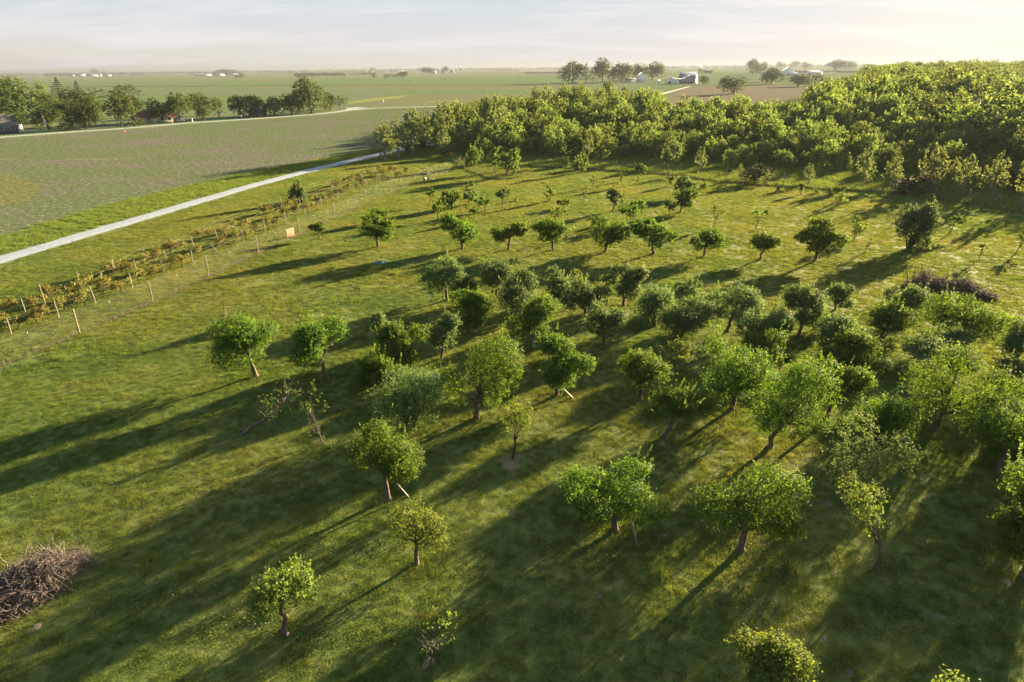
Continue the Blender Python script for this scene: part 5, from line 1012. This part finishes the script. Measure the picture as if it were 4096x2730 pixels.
def pallet():
    p = gp3(1163, 952); t = empty("wooden_pallet", p, .95); tag(t, "reddish wooden pallet stood upright as a gate in the deer fence", "pallet"); m = noisy("pallet_wood", (.26, .17, .12), (.45, .33, .24), 5, .85, .15, .3, stretch=(4, 4, .6))
    for i in range(6): MB().box(-.6 + i * .22, -.46 + i * .22, -.02, .005, .05, 1.25).build("slat", m, t)
    for z in (.15, .62, 1.1): MB().box(-.64, .68, .006, .09, z, z + .1).build("rail", m, t)
pallet()
def stand():
    p = gp3(1705, 727); t = empty("metal_stand", p, -math.atan2(p[0], p[1]) + .3); tag(t, "dark metal ladder stand with a shelf and small white box inside the deer fence", "stand"); m = STEEL_GREEN
    for x in (-.5, .5):
        for y in (-.3, .3): MB().box(x - .045, x + .045, y - .045, y + .045, -.1, 2.6 if y > 0 else 1.5).build("leg", m, t)
    MB().box(-.62, .62, -.42, .42, 1.5, 1.58).build("shelf", m, t); MB().box(-.55, .55, .25, .35, 2.6, 2.7).build("top_rail", m, t)
    MB().bar((-.45, .3, 2.58), (-.15, .3, 2.0), .05).bar((.45, .3, 2.58), (.15, .3, 2.0), .05).build("brace", m, t); MB().box(-.5, .5, .26, .34, 1.95, 2.02).build("crossbar", m, t)
    MB().box(-.42, -.02, -.2, .12, .35, .75).build("white_box", WHITE, t); MB().box(-.5, .5, -.32, .32, .26, .32).build("lower_shelf", m, t)
stand()
# ------------------------------------------------------------------ houses, barns, vehicles, poles
SIDING_BLUE = noisy("blue_siding", (.060, .085, .16), (.075, .105, .19), 1.5, .7, .3, .1, stretch=(.2, .2, 6))
SHINGLE_GREY = noisy("grey_shingle", (.075, .073, .075), (.13, .125, .125), 3, .9, .1, .4); SHINGLE_RED = noisy("red_shingle", (.085, .032, .028), (.135, .05, .042), 3, .9, .1, .4)
STUCCO = noisy("tan_siding", (.40, .345, .27), (.50, .43, .34), 1.2, .8, .2, .1); METAL_ROOF = noisy("metal_roof", (.085, .11, .155), (.14, .17, .215), .5, .85, .05, .1, stretch=(3, .2, .2))
BRICK = noisy("brown_brick", (.14, .075, .055), (.22, .12, .09), 3, .9, .1, .2); GLASS = noisy("window_glass", (.03, .04, .05), (.06, .07, .085), 2, .12, .6, .02); DARK = noisy("dark_opening", (.02, .02, .02), (.04, .038, .035), 2, .9, .1, .1)
GALV = noisy("galvanised_steel", (.45, .47, .49), (.62, .63, .64), 1.5, .4, .5, .1); ROOF_WHITE = noisy("pale_roof", (.45, .47, .5), (.6, .61, .63), .6, .85, .05, .05)
def house(name, bx, by, wpx, wallpx, roofpx, depth, yaw, wm, rm, label, cat="house", kind='gable', ridge='x', win=2, door=True, over=.4, door_m=None, chimney=False, group=None):
    """foot of the front wall at photo pixel (bx, by); sizes in photo pixels turned into metres"""
    p = G(bx, by); s = spx(p); L = wpx * s; wh = wallpx * s; rh = roofpx * s; t = empty(name, p, -math.atan2(p[0], p[1]) + yaw); tag(t, label, cat, group); D = depth; x0, x1, y0, y1 = -L / 2, L / 2, 0, D
    mb = MB()
    if kind == 'gable' and ridge == 'x': mb.add([(x0, y0, 0), (x1, y0, 0), (x1, y1, 0), (x0, y1, 0), (x0, y0, wh), (x1, y0, wh), (x1, y1, wh), (x0, y1, wh), (x0, D / 2, wh + rh), (x1, D / 2, wh + rh)], [(0, 1, 5, 4), (2, 3, 7, 6), (1, 2, 6, 5), (3, 0, 4, 7), (5, 6, 9), (7, 4, 8), (3, 2, 1, 0)])
    elif kind == 'gable': mb.add([(x0, y0, 0), (x1, y0, 0), (x1, y1, 0), (x0, y1, 0), (x0, y0, wh), (x1, y0, wh), (x1, y1, wh), (x0, y1, wh), (0, y0, wh + rh), (0, y1, wh + rh)], [(0, 1, 5, 4), (2, 3, 7, 6), (1, 2, 6, 5), (3, 0, 4, 7), (4, 5, 8), (6, 7, 9), (3, 2, 1, 0)])
    else: mb.box(x0, x1, y0, y1, 0, wh)
    mb.build("wall", wm, t); r = MB(); th = .18; o_ = over
    def slope(a, b, c_, d): # a-b eave, c-d ridge
        q = [np.array(v, float) for v in (a, b, c_, d)]; r.add(q + [v + np.array([0, 0, th]) for v in q], [(0, 1, 2, 3), (7, 6, 5, 4), (0, 4, 5, 1), (1, 5, 6, 2), (2, 6, 7, 3), (3, 7, 4, 0)])
    e = .02
    if kind == 'gable' and ridge == 'x':
        dz = rh / (D / 2) * o_; slope((x0 - o_, y0 - o_, wh - dz + e), (x1 + o_, y0 - o_, wh - dz + e), (x1 + o_, D / 2, wh + rh + e), (x0 - o_, D / 2, wh + rh + e)); slope((x1 + o_, y1 + o_, wh - dz + e), (x0 - o_, y1 + o_, wh - dz + e), (x0 - o_, D / 2 + .003, wh + rh + e), (x1 + o_, D / 2 + .003, wh + rh + e))
    elif kind == 'gable':
        dz = rh / (L / 2) * o_; slope((x0 - o_, y1 + o_, wh - dz + e), (x0 - o_, y0 - o_, wh - dz + e), (0, y0 - o_, wh + rh + e), (0, y1 + o_, wh + rh + e)); slope((x1 + o_, y0 - o_, wh - dz + e), (x1 + o_, y1 + o_, wh - dz + e), (.003, y1 + o_, wh + rh + e), (.003, y0 - o_, wh + rh + e))
    else:
        a, b, c_, d = x0 - o_, x1 + o_, y0 - o_, y1 + o_; i = min(D / 2, L / 2) * .95; r.add([(a, c_, wh), (b, c_, wh), (b, d, wh), (a, d, wh), (a + i, (c_ + d) / 2, wh + rh), (b - i, (c_ + d) / 2, wh + rh), (a, c_, wh + .15), (b, c_, wh + .15), (b, d, wh + .15), (a, d, wh + .15)], [(3, 2, 1, 0), (0, 1, 7, 6), (1, 2, 8, 7), (2, 3, 9, 8), (3, 0, 6, 9), (6, 7, 5, 4), (8, 9, 4, 5), (7, 8, 5), (9, 6, 4)])
    ro = r.build("roof", rm, t)
    if chimney: MB().box(L * .15, L * .15 + .7, D * .55, D * .55 + .7, wh, wh + rh + .9).build("chimney", BRICK, ro)
    hz_ = wh * .45; n = win + (1 if door else 0)
    for i in range(n):
        x = x0 + L * (i + .5) / n
        if door and i == n // 2: MB().box(x - min(.55, L * .06) * (2.6 if door_m else 1), x + min(.55, L * .06) * (2.6 if door_m else 1), -.05, .0, .02, min(wh * .8, 2.1 if not door_m else 3.4)).build("door", door_m or WHITE, t); continue
        ww = min(.7, L / n * .28); f = MB().box(x - ww, x + ww, -.06, -.002, hz_, min(hz_ + 1.3, wh * .9)).build("window", WHITE, t); MB().box(x - ww + .1, x + ww - .1, -.09, -.062, hz_ + .1, min(hz_ + 1.2, wh * .9 - .1)).build("pane", GLASS, f)
    return t
house("house", 12, 538, 112, 30, 40, 9, .1, SIDING_BLUE, SHINGLE_GREY, "blue house with grey roof cut by the frame's side, beside the public road", win=3, door=False)
house("garage", 74, 524, 34, 26, 8, 7, .1, WHITE, SHINGLE_GREY, "white annex beside the blue house, partly behind a slim sapling", cat="garage", ridge='y', win=1)
house("house", 612, 495, 150, 23, 26, 11, -.12, STUCCO, SHINGLE_RED, "tan house with a red hipped roof behind the roadside trees", kind='hip', win=5, over=.8, chimney=True)
house("house", 1032, 466, 70, 15, 12, 9, 0, STUCCO, SHINGLE_GREY, "small low house nearly hidden by dark roadside trees", win=3)
house("farmhouse", 2566, 331, 34, 22, 15, 12, .15, WHITE, ROOF_WHITE, "tall white farmhouse with a steep gable beside the dark round tree", ridge='y', win=2)
house("annex", 2526, 330, 48, 9, 5, 8, .1, WHITE, METAL_ROOF, "low white wing next to the tall white farmhouse", cat="annex", win=3)
house("shed", 2678, 338, 37, 15, 8, 12, -.25, WHITE, ROOF_WHITE, "white shed between the farmhouse and the big barn", cat="shed", ridge='y', win=0, door_m=DARK)
bt = house("barn", 2746, 336, 66, 10, 34, 18, -.2, WHITE, METAL_ROOF, "big barn with a tall blue-grey metal roof and a dark open front", cat="barn", win=0, door=False)
for i in range(4): MB().box(-8.6 + i * 4.6, -5.0 + i * 4.6, -.12, -.005, .05, 2.7).build("bay_opening", DARK, bt)
house("shed", 2634, 333, 10, 7, 4, 4, 0, WHITE, GALV, "little grey hut between farmhouse and white shed", cat="hut", win=0)
house("house", 2828, 294, 36, 7, 6, 9, 0, BRICK, SHINGLE_GREY, "low brown brick house between two small trees in the fields", win=3)
house("shed", 2790, 275, 38, 6, 6, 14, .3, WHITE, ROOF_WHITE, "white farm sheds far off over the low brick house", cat="shed", win=2); house("house", 2832, 274, 22, 6, 5, 10, 0, WHITE, ROOF_WHITE, "white house far off beside the far sheds over the low brick house", win=2)
house("shed", 3062, 301, 50, 7, 5, 10, 0, WHITE, METAL_ROOF, "long white shed beside the parked white pickup", cat="shed", win=2)
house("barn", 3152, 304, 48, 15, 17, 22, .15, WHITE, ROOF_WHITE, "white barn with a steep gable in front of the horizon trees", cat="barn", ridge='y', win=0, door_m=DARK); house("shed", 3190, 304, 24, 7, 6, 12, .15, WHITE, ROOF_WHITE, "white lean-to against the steep-gabled barn", cat="shed", ridge='y', win=0)
house("shed", 3255, 301, 44, 9, 7, 14, .2, WHITE, ROOF_WHITE, "low white shed next to a small white silo", cat="shed", win=2)
for x, y, w_, a, b, lab in [(292, 307, 26, 5, 3, "white shed at the end of the distant white farm"), (324, 307, 40, 6, 6, "largest white barn of the distant white farm"), (368, 307, 44, 5, 4, "long white barn in the middle of the distant white farm"), (400, 306, 16, 5, 5, "white house by the round tree of the distant white farm"), (430, 306, 30, 4, 4, "white shed by the pointed tree of the distant white farm"),
  (815, 305, 60, 5, 3, "long low white building beside the distant grain bins"), (875, 306, 44, 7, 4, "white hall in the middle of the distant grain works"), (930, 305, 50, 6, 5, "broad white shed behind the distant grain works"), (905, 298, 16, 12, 6, "tall white tower house of the distant grain works"),
  (1735, 297, 24, 7, 8, "metal-roofed barn of the far farm among trees"), (1776, 294, 18, 6, 6, "white house of the far farm among trees"), (1810, 293, 16, 5, 9, "sunlit steep-gabled house of the far farm"), (1590, 289, 62, 4, 3, "very long white shed far off across the fields"), (1846, 281, 20, 6, 4, "white store under the far grain elevator"), (95, 302, 90, 4, 2, "long white sheds on the horizon, nearest the frame's side"), (150, 300, 40, 4, 2, "white shed on the horizon beside the long sheds"), (1918, 279, 14, 6, 3, "white house past the far grain elevator"), (1950, 279, 20, 4, 3, "low white shed past the far grain elevator")]:
    house("farm_building", x, y, w_, a * .85, b * .85, 14, .1, WHITE, METAL_ROOF, lab, cat="farm building", win=2 if w_ > 30 else 1, door=w_ > 20, over=.6)
rng = np.random.default_rng(8)
for i in range(26):
    x = rng.uniform(1240, 1480) if i < 16 else rng.uniform(40, 620); y = 290.5 - .011 * x + rng.uniform(7, 12); house("town_building", x, y, rng.uniform(6, 13), rng.uniform(1.6, 2.6), rng.uniform(1.0, 1.8), 14, rng.uniform(-.3, .3), WHITE, METAL_ROOF, "white building of the far-off town on the horizon" if i < 16 else "white building scattered along the far horizon", cat="building", win=1, door=False, group="far white buildings" if i >= 16 else "buildings of the far-off town")
def cyl_thing(name, bx, by, wpx, hpx, label, cat, roof=True, m=GALV, group=None):
    p = G(bx, by); s = spx(p); r_ = wpx * s / 2; h = hpx * s; t = empty(name, p); tag(t, label, cat, group); MB().tube([(0, 0, 0), (0, 0, h)], r_, 16).build("bin_wall", m, t, smooth=False)
    if roof: MB().tube([(0, 0, h + .01), (0, 0, h + r_ * .5)], [r_ * 1.04, r_ * .1], 16).build("bin_roof", ROOF_WHITE, t)
for i, x in enumerate((786, 794, 802, 810)): cyl_thing("grain_bin", x, 303, 8, 5, "small steel bin in the row beside the distant grain works", "grain bin", group="steel bins of the distant grain works")
cyl_thing("grain_bin", 3283, 297, 9, 10, "small white silo at the end of the low white shed", "silo", m=WHITE)
cyl_thing("grain_elevator", 1822, 281, 6, 25, "tall grey tower of the far grain elevator", "grain elevator"); cyl_thing("grain_bin", 1838, 281, 9, 17, "broad bin beside the far grain elevator's tower", "grain bin"); cyl_thing("water_tower", 1806, 279, 3, 18, "thin water tower next to the far grain elevator", "water tower", m=GALV)
for x, w_, h, lab in [(2512, 4, 14, "first tower of the hazy plant behind the farmstead trees"), (2522, 3, 18, "tallest tower of the hazy plant behind the farmstead trees"), (2536, 6, 10, "wide tank of the hazy plant behind the farmstead trees")]: cyl_thing("plant_tower", x, 266, w_, h, lab, "tower")
def mast(x, by, ytop, label, name="radio_mast"):
    p = G(x, by); h = min(h_at(p, ytop), 54); t = empty(name, p); tag(t, label, "mast"); s = spx(p) * 1.2; MB().tube([(0, 0, 0), (0, 0, h)], [max(.15, s * .9), max(.1, s * .5)], 5).build("shaft", GALV, t)
mast(1575, 284, 246, "thin mast on the horizon before the far town"); mast(1903, 280, 250, "thin mast on the horizon past the grain elevator"); mast(2337, 276, 238, "thin mast behind the farmstead trees"); mast(2591, 272, 244, "thin mast beyond the dark round farmstead tree"); mast(3628, 262, 237, "thin mast over the old wood")
# utility poles and the farm line
def pole(bx, by, ytop, label, group=None):
    p = G(bx, by); h = h_at(p, ytop); t = empty("utility_pole", p, -math.atan2(p[0], p[1]) + .5); tag(t, label, "utility pole", group); MB().tube([(0, 0, 0), (0, 0, h)], [.19, .13], 7).build("shaft", BARK, t); MB().box(-1.1, 1.1, -.07, .07, h - .8, h - .62).build("crossarm", BARK, t)
    for x in (-.9, 0, .9): MB().tube([(x, 0, h - .61), (x, 0, h - .4)], .05, 6).build("insulator", WHITE, t)
    return p, h
PL = [pole(x, y, t_, lab) for x, y, t_, lab in [(2591, 362, 314, "utility pole nearest the wood on the farm line"), (2683, 357, 306, "utility pole in front of the white shed"), (2758, 340, 296, "utility pole in front of the big barn"), (2430, 333, 299, "utility pole among the farmstead row of trees"), (2662, 316, 288, "utility pole on the field behind the white shed")]]
pole(1058, 466, 396, "wooden pole at the roadside among dark trees"); pole(1414, 336, 303, "lone pole in the green field"); pole(2078, 331, 296, "lone pole in the far green field"); pole(1100, 338, 311, "lone pole by the far ditch")
def line(a, b, off, label):
    (p, h), (q, g) = a, b; n = 12; t = np.linspace(0, 1, n); v = unit(np.array([q[1] - p[1], p[0] - q[0], 0])); P = p + (q - p) * t[:, None] + v * off; P[:, 2] = (h - .4) + (g - h) * t - 4 * t * (1 - t) * np.linalg.norm(q - p) * .02
    e = empty("power_line", P[0]); tag(e, label, "power line"); MB().tube(P - P[0], .045, 4, False).build("cable", WIRE, e)
for nm_, a, b in [("near pole and the shed pole", 0, 1), ("shed pole and the barn pole", 1, 2), ("near pole and the farmstead tree pole", 0, 3)]:
    line(PL[a], PL[b], .9, "sagging cable, outer one between the " + nm_); line(PL[a], PL[b], -.9, "sagging cable, inner one between the " + nm_)
# flagpole
p = G(188, 524); t = empty("flagpole", p, -math.atan2(p[0], p[1]) + .2); tag(t, "white flagpole with a hanging striped flag beside the blue house", "flagpole"); hh = h_at(p, 462); MB().tube([(0, 0, 0), (-.2, 0, hh)], [.11, .06], 8).build("pole", WHITE, t)
RED = noisy("flag_red", (.35, .02, .03), (.42, .03, .04), 2, .8, .1, .1); NAVY = noisy("flag_blue", (.02, .03, .12), (.03, .04, .15), 2, .8, .1, .1)
fl_ = MB().add([(-.2 + .0, .02, hh - .15), (-.2 + .0, .02, hh - 1.6), (.25, .1, hh - 3.2), (.45, .1, hh - .9)], [(0, 1, 2, 3)]).build("flag", RED, t); MB().add([(-.19, .0, hh - .18), (-.19, .0, hh - .95), (.03, .04, hh - 1.35), (.12, .04, hh - .52)], [(0, 1, 2, 3)]).build("canton", NAVY, fl_)
for i in range(5): MB().add([(-.195 + .0, .0, hh - 1.05 - i * .11), (-.195, .0, hh - 1.1 - i * .11), (.27, .08, hh - 2.2 - i * .22), (.29, .08, hh - 2.1 - i * .22)], [(0, 1, 2, 3)]).build("stripe", WHITE, fl_)
# vehicles
TYRE = noisy("tyre_rubber", (.012, .012, .012), (.03, .03, .03), 9, .8, .2, .1); PAINT = noisy("white_car_paint", (.70, .70, .70), (.78, .78, .78), .5, .3, .5, .02); LAMP = noisy("lamp_glass", (.5, .05, .04), (.6, .08, .06), 3, .3, .5, .02)
def vehicle(name, x, y, yaw, label, cat, pickup=False, m=PAINT):
    p = G(x, y); t = empty(name, (p[0], p[1], .09), yaw); tag(t, label, cat); b = MB(); 
    prof = [(-2.35, .35), (2.35, .35), (2.38, .72), (1.25, .98), (-2.3, 1.05)]
    def ext(pr, wd, mb): n = len(pr); V = [(a, s_ * wd, z) for s_ in (-1, 1) for a, z in pr]; mb.add(V, [(i, (i + 1) % n, n + (i + 1) % n, n + i) for i in range(n)]); mb.add(V, [(0, i + 1, i) for i in range(1, n - 1)] + [(n, n + i, n + i + 1) for i in range(1, n - 1)]); return mb
    ext(prof, .92, b).build("body", m, t); cab = [(1.2, .98), (.55, 1.62), (-.5 if pickup else -1.7, 1.66), (-.75 if pickup else -2.25, 1.04)]; c_ = ext(cab, .80, MB()).build("cab", m, t)
    for s_ in (-1, 1):
        q = [(1.0, 1.04), (.52, 1.55), (-.45 if pickup else -1.6, 1.58), (-.6 if pickup else -2.0, 1.1)]; MB().add([(a, s_ * .815, z) for a, z in q], [(0, 1, 2, 3)]).build("window", GLASS, c_)
        for a in (1.5, -1.45):
            w_ = MB().tube([(a, s_ * .72, .36), (a, s_ * .96, .36)], .36, 14).build("wheel", TYRE, t); MB().tube([(a, s_ * .94, .36), (a, s_ * .975, .36)], .2, 10).build("rim", GALV, w_)
        MB().box(-2.36, -2.31, s_ * .75 - .12, s_ * .75 + .12, .72, .95).build("tail_lamp", LAMP, t); MB().box(2.3, 2.4, s_ * .68 - .16, s_ * .68 + .16, .6, .72).build("headlight", WHITE, t)
    MB().add([(1.16, -.7, 1.03), (1.16, .7, 1.03), (.58, .66, 1.58), (.58, -.66, 1.58)], [(0, 1, 2, 3)]).build("windscreen", GLASS, c_)
vehicle("parked_car", 1741, 560, 1.0, "white vehicle glimpsed between the poplars at the end of the gravel drive", "car"); vehicle("parked_car", 1722, 590, .9, "second white vehicle half hidden in the poplars at the drive's end", "car")
vehicle("parked_car", 716, 489, .2, "white car parked by the red-roofed house, under the dark broad-based tree", "car"); vehicle("pickup_truck", 3046, 302, .1, "tiny white pickup parked near the distant white sheds", "pickup", True)
# small roadside bits
for x, y, h, lab in [(770, 489, 1.3, "white marker post at the roadside past the parked white car"), (958, 476, 1.2, "first of two roadside bins by the dark clump"), (964, 476, 1.2, "second of two roadside bins by the dark clump"), (1664, 331, 3.0, "small white sign post in the far green field"), (1533, 412, 2.2, "little red and white marker in the ploughed field")]:
    p = G(x, y); t = empty("marker_post", p); tag(t, lab, "marker"); wd = .16 if h > 1.25 else .3; MB().box(-wd, wd, -wd, wd, 0, h).build("post", WHITE if "bins" not in lab else DARK, t); MB().box(-wd * 1.3, wd * 1.3, -wd * 1.3, wd * 1.3, h, h + .18).build("cap", RED if "red" in lab else WHITE, t)
p = G(500, 531); t = empty("marker_cone", p); tag(t, "tiny orange cone at the field edge by the public road", "cone"); MB().tube([(0, 0, .1), (0, 0, 1.0)], [.28, .05], 10).build("cone", noisy("orange_plastic", (.6, .14, .03), (.7, .18, .04), 3, .5, .4, .05), t); MB().box(-.35, .35, -.35, .35, .03, .1).build("base", DARK, t)
# ------------------------------------------------------------------ haze
def haze():
    X, Y = 61000, 61000; me = MB().box(-X, X, -Y, Y, -1.0, 62).mesh("haze", None) if False else None
    mb = MB().box(-X, X, -Y, Y, -1.0, 62); m = bpy.data.materials.new("haze_air"); m.use_nodes = True; t = m.node_tree; t.nodes.clear(); o = N(t, 'ShaderNodeOutputMaterial'); v = N(t, 'ShaderNodeVolumePrincipled')
    v.inputs['Color'].default_value = (*HAZE_COL, 1); v.inputs['Density'].default_value = HAZE; v.inputs['Anisotropy'].default_value = HAZE_G; t.links.new(v.outputs[0], o.inputs['Volume'])
    ob = mb.build("haze", m); tag(ob, "thin evening haze over the whole countryside", "haze", None, 'stuff')
if HAZE: haze()
